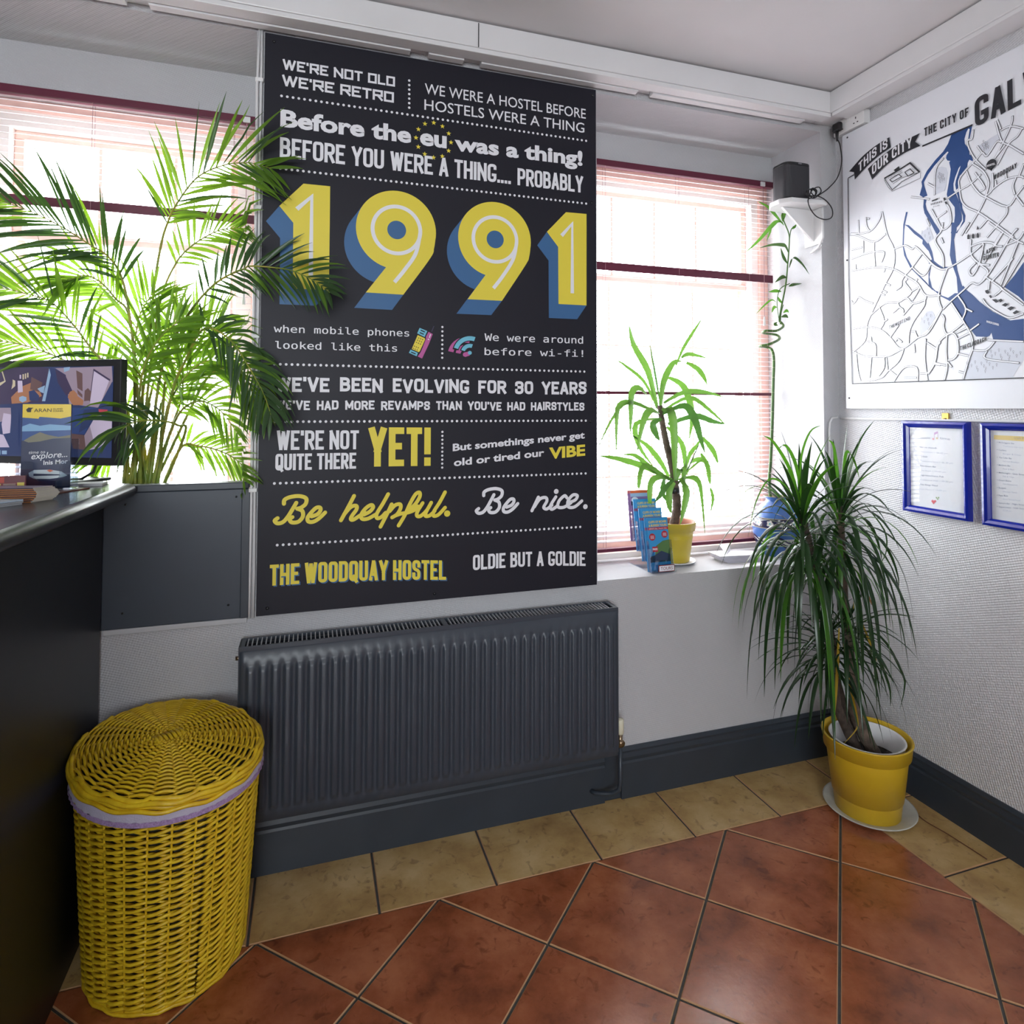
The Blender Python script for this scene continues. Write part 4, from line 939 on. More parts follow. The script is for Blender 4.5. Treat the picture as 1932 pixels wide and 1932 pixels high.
for q in (x0+.006, xm, x1-.006): m.box(q-.008, q+.008, yf+.008, -.034, z1+.006, z1+.010)
g = m.build('top_grille', RADM, R0, bevel=.0006)
m = MB(); k = 0; x = x0+.02
while x < x1-.02:
    if abs(x-xm) > .012: m.box(x-.0016, x+.0016, yf+.008, -.034, z1+.004, z1+.010)
    x += .0125
m.build('grille_bar', STEEL, R0, kind='stuff')
m = MB(); x = x0+.012
while x < x1-.01:
    m.box(x-.0006, x+.0006, yf+.012, -.050, z0+.03, z1-.006); x += .0083
m.build('convector_fin', STEEL, R0, kind='stuff')
for xx in (x0+.25, x1-.25): MB().box(xx-.02, xx+.02, -.042, -.004, z0+.03, z1-.05).build('wall_bracket', RADM, R0)
v = MB(); c = (x1+.024, -.075)
v.tube([(c[0], c[1], .265), (c[0], c[1], .272), (c[0], c[1], .315), (c[0], c[1], .318)], [.009, .0125, .0125, .010], 16); v.build('valve_cap', CREAM, R0)
MB().tube([(c[0], c[1], .222), (c[0], c[1], .266)], .0085, 12).tube([(x1-.004, c[1], .240), (c[0]+.002, c[1], .240)], .009, 12).tube([(c[0], c[1]-.014, .238), (c[0], c[1]+.010, .238)], .012, 14).build('valve_body', CHROME, R0)
MB().tube([(c[0], c[1], .23), (c[0], c[1], .10), (c[0]-.004, c[1]+.002, .075), (c[0]-.02, c[1]+.015, .058), (c[0]-.04, c[1]+.03, .052), (c[0]-.075, c[1]+.045, .052), (c[0]-.085, -.006, .052)], .0075, 10).build('supply_pipe', SLATE, R0)
MB().tube([(x0-.012, -.075, z1-.03), (x0+.002, -.075, z1-.03)], .006, 10).build('bleed_screw', CHROME, R0)

# ================================================================== COUNTER
desk = empty('reception_counter', (-2.95, -1.2, 0), 'black reception counter with a rounded worn worktop edge, at the left edge', 'counter')
MB().box(-3.30, -2.652, -2.45, -.016, 0, 1.142).build('counter_body', NAVY, desk, bevel=.002)
m = MB(); zt = 1.184; th = .038; n = 10; ang = radians(-2.2)
def top_pt(s_, off): # along the front edge from the wall end, off = outward
    return (-2.568+off - s_*.040, -.018-s_)
prof = [(-.62, 0), (-.62, th)]+[(-.019+.019*cos(a), th/2+th/2*sin(a)) for a in [pi/2-pi*i/n for i in range(n+1)]]
path = [0, .012, .5, 1.2, 2.42]; vs = []
for i, s_ in enumerate(path):
    for (o_, z_) in prof:
        sh_ = -.010 if i == 0 and o_ > -.1 else 0
        x, y = top_pt(s_, o_+sh_); vs.append((x, y, zt-th+z_))
k = len(prof)
m.add(vs, [(i*k+j, i*k+(j+1) % k, (i+1)*k+(j+1) % k, (i+1)*k+j) for i in range(len(path)-1) for j in range(k)]+[tuple(range(k)), tuple(range(k*len(path)-1, k*(len(path)-1)-1, -1))], 0)
for i, f_ in enumerate(m.f): pass
m.build('worktop', COUNTER, desk)
m = MB(); vs = []
pr2 = [(-.019+.0195*cos(a), th/2+(th/2+.0004)*sin(a)) for a in [pi/2*.92-pi*.92*i/n for i in range(n+1)]]; k = len(pr2)
for i, s_ in enumerate(path):
    for (o_, z_) in pr2:
        x, y = top_pt(s_, o_+(-.010 if i == 0 else 0)); vs.append((x, y, zt-th+z_))
m.add(vs, [(i*k+j, i*k+j+1, (i+1)*k+j+1, (i+1)*k+j) for i in range(len(path)-1) for j in range(k-1)], 0, True); m.build('worktop_edging', EDGE, desk)

# ---- monitor
A = V((-2.607, -.050, 0)); Bm = V((-2.980, .165, 0)); ux = (A-Bm).normalized(); nrm = V((ux.y, -ux.x, 0))
if nrm.y > 0: nrm = -nrm
def mp_(a, z, lay=0): q = A-ux*a+nrm*lay; return V((q.x, q.y, z))   # a metres left from the right edge
mon = empty('monitor', (-2.80, .03, zt), 'black flat computer monitor showing four security camera views, standing on the counter', 'monitor')
Wm = .50; zb, ztm = 1.236, 1.538
m = MB(); cen = mp_(Wm/2, (zb+ztm)/2, -.012); m.obox(cen, ux*(Wm/2), nrm*.012, V((0, 0, (ztm-zb)/2))); m.build('housing', BLACK, mon, bevel=.003)
m = MB(); cen = mp_(Wm/2, (zb+ztm)/2, -.030); m.obox(cen, ux*(Wm/2-.08), nrm*.012, V((0, 0, .09))); m.build('rear_cover', BLACK, mon, bevel=.006)
m = MB(); m.obox(mp_(Wm/2, 1.24, -.035), ux*.02, nrm*.008, V((0, 0, .05))); m.build('stand_neck', BLACK, mon, bevel=.003)
m = MB(); m.obox(mp_(Wm/2-.03, zt+.006, -.01), ux*.12, nrm*.07, V((0, 0, .005))); m.build('stand_base', BLACK, mon, bevel=.004)
SCR = lambda n_, c_: mat(n_, tuple(.55*x+.01 for x in c_), .3, emit=1.0)
pal = [SCR('screen_dark_blue', (.012, .03, .12)), SCR('screen_lilac_wall', (.30, .23, .30)), SCR('screen_orange_floor', (.36, .15, .07)), SCR('screen_dark_purple', (.035, .02, .07)), SCR('screen_pale', (.52, .44, .58)),
       SCR('screen_cream', (.55, .47, .32)), SCR('screen_sky', (.25, .38, .55)), SCR('screen_red', (.45, .03, .06)), SCR('screen_navy', (.015, .05, .20)), SCR('screen_brown', (.12, .06, .06))]
Sm = Surf(mp_(0, zb, .0015), nrm, ux)
def zm(p): return (p[0]*.12422, 670+p[1]*.12422)
m = MB()
S0 = [(mp_(.024, zb+.022, .0012)), (mp_(Wm-.02, zb+.022, .0012)), (mp_(Wm-.02, ztm-.020, .0012)), (mp_(.024, ztm-.020, .0012))]
m.poly(S0, 0)
sq = [(3,[(-600,180),(640,170),(760,200),(640,720),(-600,760)]), (1,[(790,200),(1700,150),(1712,400),(1500,800),(1050,740),(1000,300),(840,200)]), (0,[(1705,400),(1725,1470),(1300,1470),(1490,800)]),
      (3,[(840,215),(990,300),(1100,540),(1010,620),(880,420)]), (2,[(1060,560),(1120,530),(1270,690),(1260,760),(1110,760),(1030,640)]), (2,[(350,470),(520,400),(580,500),(640,620),(420,720),(180,740),(170,640),(250,560)]),
      (9,[(480,330),(650,420),(600,560),(460,520)]), (0,[(440,550),(520,530),(600,620),(580,700),(450,690)]), (4,[(270,390),(340,390),(350,560),(275,570)]), (6,[(750,200),(775,300),(690,700),(640,700),(700,450)]), (4,[(300,300),(325,300),(325,360),(300,360)]),
      (5,[(0,230),(40,230),(90,400),(0,470),(0,420),(70,390),(30,260),(0,260)]), (1,[(1140,210),(1270,250),(1280,690),(1180,620)]), (9,[(1160,230),(1255,280),(1258,550),(1180,500)]), (9,[(1175,520),(1255,600),(1255,650),(1185,590)]), (4,[(1430,240),(1660,390),(1530,740),(1370,740)]), (3,[(1425,205),(1680,370),(1670,395),(1430,240),(1370,700),(1360,700)]),
      (9,[(1290,540),(1340,500),(1390,560),(1370,690),(1280,700)]), (8,[(1050,800),(1480,800),(1290,1200),(1060,1190)]), (0,[(1280,830),(1480,810),(1350,1090),(1200,1180)]), (4,[(1480,880),(1560,930),(1740,960),(1740,1260),(1500,1410),(1310,1450),(1290,1220)]), (1,[(1370,1080),(1450,1400),(1310,1450),(1280,1230)]), (7,[(1500,820),(1640,830),(1630,900),(1510,880)]),
      (9,[(1070,1190),(1285,1215),(1310,1440),(1110,1420)]), (1,[(-600,800),(170,800),(180,1000),(60,1000),(-600,1100)]), (4,[(60,880),(170,900),(170,1180),(50,1200),(30,1050)]), (0,[(180,900),(290,880),(290,1420),(140,1400)]), (4,[(0,1200),(60,1210),(150,1400),(0,1400)]), (6,[(35,1450),(110,1450),(110,1505),(35,1505)]), (6,[(-30,1445),(15,1445),(15,1510),(-30,1510)]),
      (6,[(575,510),(690,460),(670,580),(620,560)]), (6,[(975,190),(1070,180),(1060,230),(980,260)]), (5,[(350,290),(370,290),(370,370),(350,370)]), (5,[(385,280),(405,280),(405,360),(385,360)]), (5,[(420,270),(440,270),(440,340),(420,340)]), (5,[(200,370),(240,390),(240,470),(180,520),(200,430)]), (6,[(300,640),(350,620),(410,640),(410,690),(350,720),(300,690)])]
for i, (c_, P) in enumerate(sq):
    lay = .0002+i*4e-5
    Q = []
    for p in P:
        w3 = Sm.w(*zm((p[0], p[1])), lay); Q.append(w3)
    # keep the picture inside the screen
    T = []
    for q in Q:
        a = min(max((A-q).dot(ux), .024), Wm-.02); z = min(max(q.z, zb+.0225 if c_ != 6 else zb+.002), ztm-.0205); T.append(mp_(a, z, .0015+lay))
    m.poly(T, c_)
m.build('screen_picture', pal, mon)
MB().tube([mp_(.10, zb+.01, -.03), mp_(.105, zb-.02, -.02), mp_(.13, zt+.012, -.005), mp_(.17, zt+.010, .005)], .0035, 8).build('monitor_cable', BLACK, mon)
# ---- things on the counter
MB().box(-2.735, -2.640, -.075, -.022, zt, zt+.008).build('notebook', mat('grey_paper_stack', (.55, .55, .56), .6), bevel=.001, label='thin pale notebook lying near the wall end of the black counter', cat='notebook')
a_ = onZ(zt, 68, 931); b_ = onZ(zt, 138, 926)
def lying(name, corners, h_, m_, label, cat, group=None, layers=1, jit=0):
    root = empty(name, corners[0], label, cat, group)
    for i in range(layers):
        m = MB(); d_ = V((random.uniform(-jit, jit), random.uniform(-jit, jit), h_*i/layers)); m.prism([V(c)+d_ for c in corners], (0, 0, h_/layers*.86)); m.build('sheet' if layers > 1 else 'cover', m_ if not isinstance(m_, list) else m_[min(i, len(m_)-1)], root)
    return root
lying('leaflet', [(-2.70,-.230,zt), (-2.655,-.125,zt), (-2.80,-.10,zt), (-2.83,-.20,zt)], .003, mat('dark_red_print', (.16, .03, .03), .35), 'flat dark red leaflet lying under the front of the clear ferry brochure holder', 'leaflet')
# clear holder with ferry brochures
hx0, hx1, hy, hz = -2.800, -2.686, -.165, zt
hold = empty('brochure_holder', (-2.743, hy, hz+.0035), 'clear acrylic holder with a cut-out front, standing on the black counter', 'holder')
zz = hz+.0035
MB().box(hx0-.006, hx1+.006, hy-.012, hy+.045, zz, zz+.003).build('base', CLEAR, hold, bevel=.001)
MB().box(hx0-.005, hx1+.005, hy+.034, hy+.0365, zz+.003, zz+.13).build('back_wall', CLEAR, hold)
for x in (hx0-.005, hx1+.0025): MB().box(x, x+.0025, hy-.010, hy+.034, zz+.003, zz+.075).build('side_wall', CLEAR, hold)
n = 12; m = MB(); top = []
for i in range(n+1):
    t_ = i/n; x = hx0-.0025+(hx1-hx0+.005)*t_
    top.append((x, zz+.075 - (.048 if .32 < t_ < .8 else (.0))*1))
m.prism([(hx0-.0025, hy-.0085, zz+.003), (hx1+.0025, hy-.0085, zz+.003), (hx1+.0025, hy-.0085, zz+.075), (hx1-.018, hy-.0085, zz+.075), (hx1-.022, hy-.0085, zz+.070), (hx1-.024, hy-.0085, zz+.035), (hx1-.032, hy-.0085, zz+.025), (hx1-.068, hy-.0085, zz+.025), (hx0+.035, hy-.0085, zz+.035), (hx0+.033, hy-.0085, zz+.070), (hx0+.028, hy-.0085, zz+.075), (hx0-.0025, hy-.0085, zz+.075)], (0, -.0022, 0)); m.build('front_wall', CLEAR, hold)
FB = mat('ferry_sea_blue', (.008, .06, .24), .3); FN = mat('ferry_navy', (.012, .02, .07), .3); FS = mat('ferry_sky', (.20, .40, .62), .3); FG = mat('ferry_island', (.20, .19, .13), .4); FW_ = mat('ferry_boat_white', (.52, .60, .64), .4); FY = mat('ferry_yellow', (.80, .58, .03), .3); FR = mat('ferry_orange', (.6, .12, .05), .4)
def zh(p): return (p[0]*.13461, 740+p[1]*.13461)
for k in range(3):
    yy = hy+.004+k*.008; bo = empty('ferry_brochure', ((hx0+hx1)/2, yy, zz+.004), ['yellow headed island ferry brochure, foremost in the clear holder', 'dark edged ferry brochure just behind the foremost in the clear holder', 'rearmost ferry brochure in the clear holder, its edge showing left'][k], 'brochure', 'ferry brochures in the clear holder')
    dx = -.003*k
    MB().box(hx0+.002+dx, hx1-.004+dx, yy, yy+.0045, zz+.004, 1.409-.0005*k).build('cover', FN, bo, bevel=.0006)
    if k == 0:
        S = Surf((hx0, yy-.0002, zz), (0, -1, 0), (1, 0, 0)); xa, xb_ = hx0+.003, hx1-.005
        def q_(p): w3 = S.w(*zh(p)); return w3
        def art(P, m_, lay, nm):
            m = MB(); m.poly([V((min(max(w3.x, xa), xb_), yy-lay, min(w3.z, 1.4088))) for w3 in (S.w(*zh(p)) for p in P)]); return m.build(nm, m_, bo)
        art([(270,150),(1000,150),(1000,340),(850,368),(555,345),(540,372),(280,355)], FY, .0004, 'yellow_band')
        art([(280,350),(1000,340),(1000,640),(280,680)], FB, .0003, 'sea_picture')
        art([(280,480),(420,440),(560,470),(700,450),(1000,470),(1000,530),(280,550)], FS, .0005, 'sky_picture')
        art([(330,680),(430,620),(560,560),(680,600),(820,625),(1000,600),(1000,640),(740,650),(560,690),(400,705)], FG, .0006, 'island_picture')
        art([(400,1130),(480,1090),(700,1085),(860,1110),(945,1165),(880,1190),(700,1215),(480,1215),(410,1180)], FW_, .0006, 'boat_picture')
        art([(655,1095),(700,1083),(750,1100),(700,1120)], FR, .0008, 'boat_funnel')
        art([(470,1140),(840,1150),(840,1165),(470,1175)], FN, .0008, 'boat_windows')
        art([(365,245),(400,215),(470,218),(440,240),(435,280),(385,280)], INK, .0006, 'horse_emblem')
        def bt(t_, L0, R0, T0, m_, **kw): o_ = Surf.line(S, 'lettering', m_, bo, t_, zh(L0), zh(R0), zh(T0), kind='f', lay=.0008, **kw); return o_
        bt('ARAN', (478,280), (722,275), (478,228), INK); bt('ISLAND', (745,248), (880,243), (745,225), INK); bt('FERRIES', (745,278), (888,273), (745,255), INK)
        bt('time to', (405,866), (635,856), (405,820), PAPER, shear=.2); bt('explore...', (440,940), (945,905), (440,850), PAPER, shear=.2, off=.01); bt('Inis Mor', (610,1018), (950,995), (610,955), PAPER, off=.02)
# red and yellow card rack
c0 = onZ(zt, 0, 921); rk = empty('card_holder', (-2.80, -.26, zt), 'small clear stand of red and yellow cards behind the thick card stack', 'holder')
MB().box(-2.90, -2.742, -.275, -.262, zt, zt+.004).build('base', CLEAR, rk); MB().box(-2.742, -2.739, -.290, -.262, zt, zt+.018).build('side_wall', CLEAR, rk)
m = MB(); m.box(-2.90, -2.748, -.272, -.266, zt+.004, zt+.052, 0); m.box(-2.90, -2.748, -.2726, -.272, zt+.036, zt+.052, 1); m.box(-2.84, -2.790, -.2728, -.2722, zt+.036, zt+.050, 2); m.box(-2.90, -2.797, -.2728, -.2722, zt+.006, zt+.034, 3); m.box(-2.764, -2.750, -.2728, -.2722, zt+.010, zt+.036, 3); m.box(-2.792, -2.767, -.2728, -.2722, zt+.008, zt+.034, 4)
b_ = m.build('card', [mat('card_wine', (.18, .03, .03), .4), mat('card_maroon', (.12, .02, .03), .4), mat('card_red', (.42, .05, .03), .4), mat('card_yellow', (.60, .50, .08), .4), mat('card_taupe', (.25, .17, .15), .4)], rk)
# thick stack of cards
ORN = mat('card_edge_orange', (.45, .17, .04), .5); EDP = mat('card_edge_paper', (.55, .50, .42), .7); DKC = mat('card_dark_print', (.05, .035, .05), .4); LIL = mat('card_lilac_print', (.26, .20, .30), .4)
st = empty('card_stack', (-2.76, -.36, zt), 'thick squat stack of tourist cards with orange edges on the black counter', 'card stack')
for i in range(14):
    z = zt+i*.0023; sh_ = .0012*i*(.5+.5*sin(i)); c_ = [(-2.700+.010*sin(i*.22)+random.uniform(-.001, .001), -.375+sh_*.3), (-2.672+.012*sin(i*.25)+random.uniform(-.001, .001), -.330+sh_*.3), (-2.82, -.285), (-2.86, -.345)]
    m = MB(); m.prism([(x, y, z) for x, y in c_], (0, 0, .0019)); m.m = [0]*len(m.f)
    m.m[2+0] = 2; m.m[2+3] = 1 if i % 2 else 3
    m.m[1] = 4; m.build('card', [EDP, DKC, EDP, ORN, LIL], st)
lying('magazine', [(-2.755,-.475,zt), (-2.705,-.405,zt), (-2.86,-.36,zt), (-2.90,-.43,zt)], .012, [mat('magazine_grey', (.30, .31, .33), .4), mat('magazine_grey', (.30, .31, .33), .4), mat('magazine_pale', (.42, .50, .60), .35)], 'pale grey magazines stacked at the left edge nearest the camera on the counter', 'magazine', None, 3, .001)

# ================================================================== WICKER HAMPER
HC0 = V((-2.432, -.212, 0)); HC1 = V((-2.425, -.268, .535)); HA = radians(-62); hu = V((cos(HA), sin(HA), 0)); hv = V((-sin(HA), cos(HA), 0))
def hp(th_, z, off=0.0, sc=1.0, zz=None):
    t = z/.535; c = HC0.lerp(HC1, t); a = (.196+.060*t)*sc+off; b = (.176+.020*t)*sc+off
    q = c+hu*(a*cos(th_))+hv*(b*sin(th_)); return V((q.x, q.y, z if zz is None else zz))
ham = empty('laundry_hamper', (-2.43, -.235, 0), 'oval yellow woven wicker hamper with a lid, standing between the counter and the radiator', 'basket')
NS = 26
for i in range(NS):
    a = 2*pi*(i+.5)/NS; MB().tube([hp(a, z) for z in (.008, .14, .28, .42, .525)], .0028, 5).build('stake', WICK, ham)
m = MB(); rows = 62
for j in range(rows):
    z = .016+j*(.520-.016)/(rows-1); rr = .0040+random.uniform(-.0004, .0005); pts = []
    n_ = NS*6; ph = (j % 2)*pi; tw = random.uniform(-.0018, .0018)
    for k in range(n_):
        a = 2*pi*k/n_; w_ = cos(NS*a/2+ph); sg = (1 if w_ > 0 else -1)*abs(w_)**.7
        fz = .43*sin(NS*a/2+ph)
        pts.append(hp(a, max(.006, min(.528, z+fz*.0105+tw*sin(3*a+j))), .0044*sg+random.uniform(-.0005, .0005)))
    m.tube(pts, rr, 5, closed=True)
m.build('wicker_weave', WICK, ham, kind='stuff')
for (z, o_) in ((.006, .003), (.012, -.002)): MB().tube([hp(2*pi*k/72, z, o_+.0015*sin(k*1.8), 1, z+.002*sin(k*1.3)) for k in range(72)], .0048, 6, closed=True).build('base_braid', WICK, ham)
m = MB(); n = 64; vs = [hp(2*pi*k/n, z, -.010) for z in (.02, .52) for k in range(n)]
m.add(vs, [(k, (k+1) % n, n+(k+1) % n, n+k) for k in range(n)], 0, True); m.build('lining', mat('lining_painted_shade', (.075, .075, .05), .95), ham)  # dark colour stands for the shade seen through the weave
# fabric band and gingham hem under the lid
m = MB(); n = 144; vs = []
for (z, o_) in ((.540, .008), (.530, .0115), (.512, .0125), (.506, .0125)):
    for k in range(n): vs.append(hp(2*pi*k/n, .52, o_+.0012*sin(k*2.1)*(z < .52), 1, z+.0035*sin(2*pi*k/n*2+1)-.006))
m.add(vs, [(r_*n+k, r_*n+(k+1) % n, (r_+1)*n+(k+1) % n, (r_+1)*n+k) for r_ in range(3) for k in range(n)], 0, True); b = m.build('fabric_band', LINER, ham)
m = MB(); vs = []
for (z, o_) in ((.507, .0130), (.496, .0135)):
    for k in range(n): vs.append(hp(2*pi*k/n, .52, o_+.0016*sin(k*3.1), 1, z+.0035*sin(2*pi*k/n*2+1)-.006+.001*sin(k*3.1)))
m.add(vs, [(k, (k+1) % n, n+(k+1) % n, n+k) for k in range(n)], 0, True); m.build('gingham_hem', GING, b)
# lid
LC = V((-2.425, -.284, 0)); LA, LB = .272, .203
def lp(th_, s_, dz=0): q = LC+hu*(LA*s_*cos(th_))+hv*(LB*s_*sin(th_)); return V((q.x, q.y, .572-.016*s_**2+dz-(.006 if s_ > .97 else 0)))
lid = empty('lid_placeholder', (-2.43, -.27, .54)); bpy.data.objects.remove(lid)
NR = 28
spk = MB(); lid = None
m = MB(); s_ = .12; j = 0
while s_ < .955:
    n_ = NR*5; ph = (j % 2)*pi; pts = []
    for k in range(n_):
        a = 2*pi*k/n_; w_ = cos(NR*a/2+ph); sg = (1 if w_ > 0 else -1)*abs(w_)**.7
        pts.append(lp(a, s_+random.uniform(-.003, .003)+.008*(((a*NR/(4*pi)+j*.5) % 1)-.5), .0042*sg))
    m.tube(pts, .0034, 5, closed=True); s_ += .0285; j += 1
lid = m.build('hamper_lid', WICK, ham)
for i in range(NR):
    a = 2*pi*(i+.5)/NR; MB().tube([lp(a, q) for q in (.06, .35, .65, .97)], [.0020, .0024, .0026, .0026], 5).build('spoke', WICK, lid)
for q, (s_, dz, r_) in enumerate(((.975, .003, .0055), (1.0, -.002, .0058), (.985, -.010, .0055), (1.0, -.018, .005))):
    MB().tube([lp(2*pi*k/110, s_+.006*sin(k*.8+q), dz+.0025*cos(k*.8+q)) for k in range(110)], r_, 6, closed=True).build('rim_strand', WICK, lid)
for k in range(7): c = LC+V((0, 0, .574)); w2 = hv*(-.03+.01*k); m = MB(); m.tube([c+w2-hu*.034+V((0, 0, -.003)), c+w2+V((0, 0, .003)), c+w2+hu*.034+V((0, 0, -.003))], .0045, 5); m.build('centre_withe', WICK, lid)
m = MB(); n = 48; m.add([lp(2*pi*k/n, q, -.010) for q in (.02, .97) for k in range(n)], [(k, (k+1) % n, n+(k+1) % n, n+k) for k in range(n)], 0, True); m.build('lid_lining', bpy.data.materials['lining_painted_shade'], lid)  # same dark colour as painted shade behind the lid weave

# ================================================================== PLANTS
GRAV = V((0, 0, -1))
def leafpts(p0, d0, length, droop, n=8, flat=False):
    """arching blade: starts along d0 and bends under its weight"""
    pts = [V(p0)]; d_ = V(d0).normalized(); st = length/n
    for i in range(n):
        d_ = (d_+GRAV*droop*(.42 if flat else (i+1)/n)).normalized(); pts.append(pts[-1]+d_*st)
    return pts
def blade(name, parent, pts, wmax, m_, keel=.25, base=.35, peak=.35, side=None, mb=None):
    n = len(pts); ws = []
    for i in range(n):
        t = i/(n-1); ws.append(wmax*(base+(1-base)*min(1, t/peak)) if t < peak else wmax*max(.04, (1-((t-peak)/(1-peak))**1.7)))
    if side is None:
        h_ = (pts[-1]-pts[0]); side = V((-h_.y, h_.x, 0))
        if side.length < 1e-4: side = V((1, 0, 0))
    mm = mb or MB(); mm.strip(pts, ws, side, keel)
    if mb is None: return mm.build(name, m_, parent)
def clampwall(pts, xm=-.012, ym=None):
    for p in pts:
        p.x = min(p.x, xm)
        if ym is not None and p.y > ym: p.y = ym
    return pts
# ---- dragon tree on the floor
PC = V((-.238, -.340, 0))
sau = MB().lathe((-.222, -.332, .001), [(0, 0), (.095, 0), (.110, .004), (.145, .014), (.148, .018), (.143, .018), (.108, .009), (.094, .005), (0, .005)], 48)
sau.build('plant_saucer', mat('stained_white_saucer', (.62, .62, .56), .4, noise=.2, nscale=20), label='wide pale saucer on the corner floor under the large yellow pot', cat='saucer')
drg = empty('potted_dragon_tree', (PC.x, PC.y, .0065), 'tall drooping dragon tree in a large yellow pot on the floor in the corner', 'plant')
zp = .0065
MB().lathe((PC.x, PC.y, zp), [(0, 0), (.098, 0), (.103, .004), (.118, .135), (.1185, .137), (.1192, .141), (.1188, .143), (.1197, .149), (.1192, .151), (.1202, .157), (.1198, .160), (.126, .207), (.137, .209), (.142, .253), (.145, .256), (.142, .259), (.136, .256), (.128, .20), (.112, .06), (.0, .06)], 56).build('outer_pot', YPLAST, drg)
MB().lathe((PC.x-.002, PC.y-.004, zp), [(.09, .075), (.118, .248), (.122, .252), (.118, .254), (.112, .250), (.104, .17)], 48).build('inner_pot', WPLAST, drg)
m = MB(); n = 26; vs = [(PC.x, PC.y, zp+.185)]
for q in range(1, 6):
    for k in range(n): a = 2*pi*k/n; vs.append((PC.x+.106*q/5*cos(a), PC.y-.004+.106*q/5*sin(a), zp+.182+random.uniform(-.010, .008)*(q < 5)))
m.add(vs, [(0, 1+k, 1+(k+1) % n) for k in range(n)]+[(1+(q-1)*n+k, 1+(q-1)*n+(k+1) % n, 1+q*n+(k+1) % n, 1+q*n+k) for q in range(1, 5) for k in range(n)], 0, True); m.build('soil', SOIL, drg)
def trunk(P, r0, r1, m_, par, rings=True):
    Q = crom(P, 6); n = len(Q); rs = [(r0+(r1-r0)*i/(n-1))*(1+(.07 if i % 2 else -.03)*rings) for i in range(n)]
    MB().tube(Q, rs, 10).build('trunk', m_, par)
def pxy(y, u, v): return onY(y, u, v)
yt = -.34
top1 = pxy(-.36, 1512, 965); top2 = pxy(-.33, 1585, 955); top3 = pxy(-.38, 1598, 1180); top4 = pxy(-.30, 1556, 1190)
trunk([(PC.x+.02, PC.y-.02, .19), tuple(pxy(yt, 1612, 1340)), tuple(pxy(yt, 1603, 1240)), tuple(pxy(yt, 1592, 1130)), tuple(top2)], .023, .012, BARK, drg)
trunk([(PC.x-.02, PC.y+.01, .19), tuple(pxy(-.33, 1580, 1330)), tuple(pxy(-.34, 1568, 1200)), tuple(pxy(-.35, 1540, 1080)), tuple(top1)], .016, .010, BARK2, drg)
trunk([(PC.x-.005, PC.y+.03, .19), tuple(pxy(-.31, 1590, 1320)), tuple(top4)], .012, .009, BARK2, drg)
def crown(c, n, lmin, lmax, wd, up0, up1, dr0, dr1, m_list, biasx=0, biasy=0, zspread=.12, par=drg, xm=-.012, yfront=None, name='leaf'):
    for i in range(n):
        t = i/n; a = i*2.39996+random.uniform(-.25, .25)
        e_ = up1+(up0-up1)*t+random.uniform(-.12, .12)
        d_ = V((cos(a)*cos(e_)+biasx, sin(a)*cos(e_)+biasy, sin(e_)))
        L_ = random.uniform(lmin, lmax)*(1-.45*t); p0 = c+V((0, 0, -zspread*(1-t)))+V((cos(a), sin(a), 0))*.008
        pts = leafpts(p0, d_, L_, random.uniform(dr0, dr1)*(1.15-.95*t), 10, True)
        clampwall(pts, xm, -.015 if c.y < 0 else .26)
        blade(name, par, pts, wd*random.uniform(.75, 1.1), random.choice(m_list), .3)
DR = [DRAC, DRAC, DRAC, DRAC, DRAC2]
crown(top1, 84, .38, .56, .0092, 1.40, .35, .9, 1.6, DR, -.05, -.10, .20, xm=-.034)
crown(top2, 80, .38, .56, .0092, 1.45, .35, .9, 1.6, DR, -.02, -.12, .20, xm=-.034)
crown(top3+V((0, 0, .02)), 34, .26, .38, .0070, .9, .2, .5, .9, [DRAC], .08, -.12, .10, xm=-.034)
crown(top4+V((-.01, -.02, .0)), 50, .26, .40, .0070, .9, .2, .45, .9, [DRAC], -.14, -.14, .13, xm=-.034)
def pleaf(par, P, wd, m_, yy, name='leaf', keel=.3, base=.35, peak=.35):
    ys = yy if isinstance(yy, (list, tuple)) else [yy]*len(P)
    Q = crom([tuple(onY(y, *p)) for p, y in zip(P, ys)], 4); d_ = (Q[-1]-Q[0]); s_ = V((FW.y*d_.z-FW.z*d_.y, FW.z*d_.x-FW.x*d_.z, FW.x*d_.y-FW.y*d_.x))
    return blade(name, par, Q, wd, m_, keel, base, peak, side=s_)
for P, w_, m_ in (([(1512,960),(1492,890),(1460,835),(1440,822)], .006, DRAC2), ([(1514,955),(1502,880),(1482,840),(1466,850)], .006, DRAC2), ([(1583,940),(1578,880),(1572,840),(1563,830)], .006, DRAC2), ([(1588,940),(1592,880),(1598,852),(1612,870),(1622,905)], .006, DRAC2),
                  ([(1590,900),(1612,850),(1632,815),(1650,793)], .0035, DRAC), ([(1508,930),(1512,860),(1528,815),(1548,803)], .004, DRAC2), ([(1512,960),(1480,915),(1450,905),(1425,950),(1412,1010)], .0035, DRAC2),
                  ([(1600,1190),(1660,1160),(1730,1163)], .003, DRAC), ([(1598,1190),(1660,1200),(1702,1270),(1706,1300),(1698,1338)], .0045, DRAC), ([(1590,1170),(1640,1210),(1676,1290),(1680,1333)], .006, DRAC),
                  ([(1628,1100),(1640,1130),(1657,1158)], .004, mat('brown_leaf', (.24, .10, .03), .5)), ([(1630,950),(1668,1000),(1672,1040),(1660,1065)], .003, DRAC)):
    pleaf(drg, P, w_, m_, -.36)
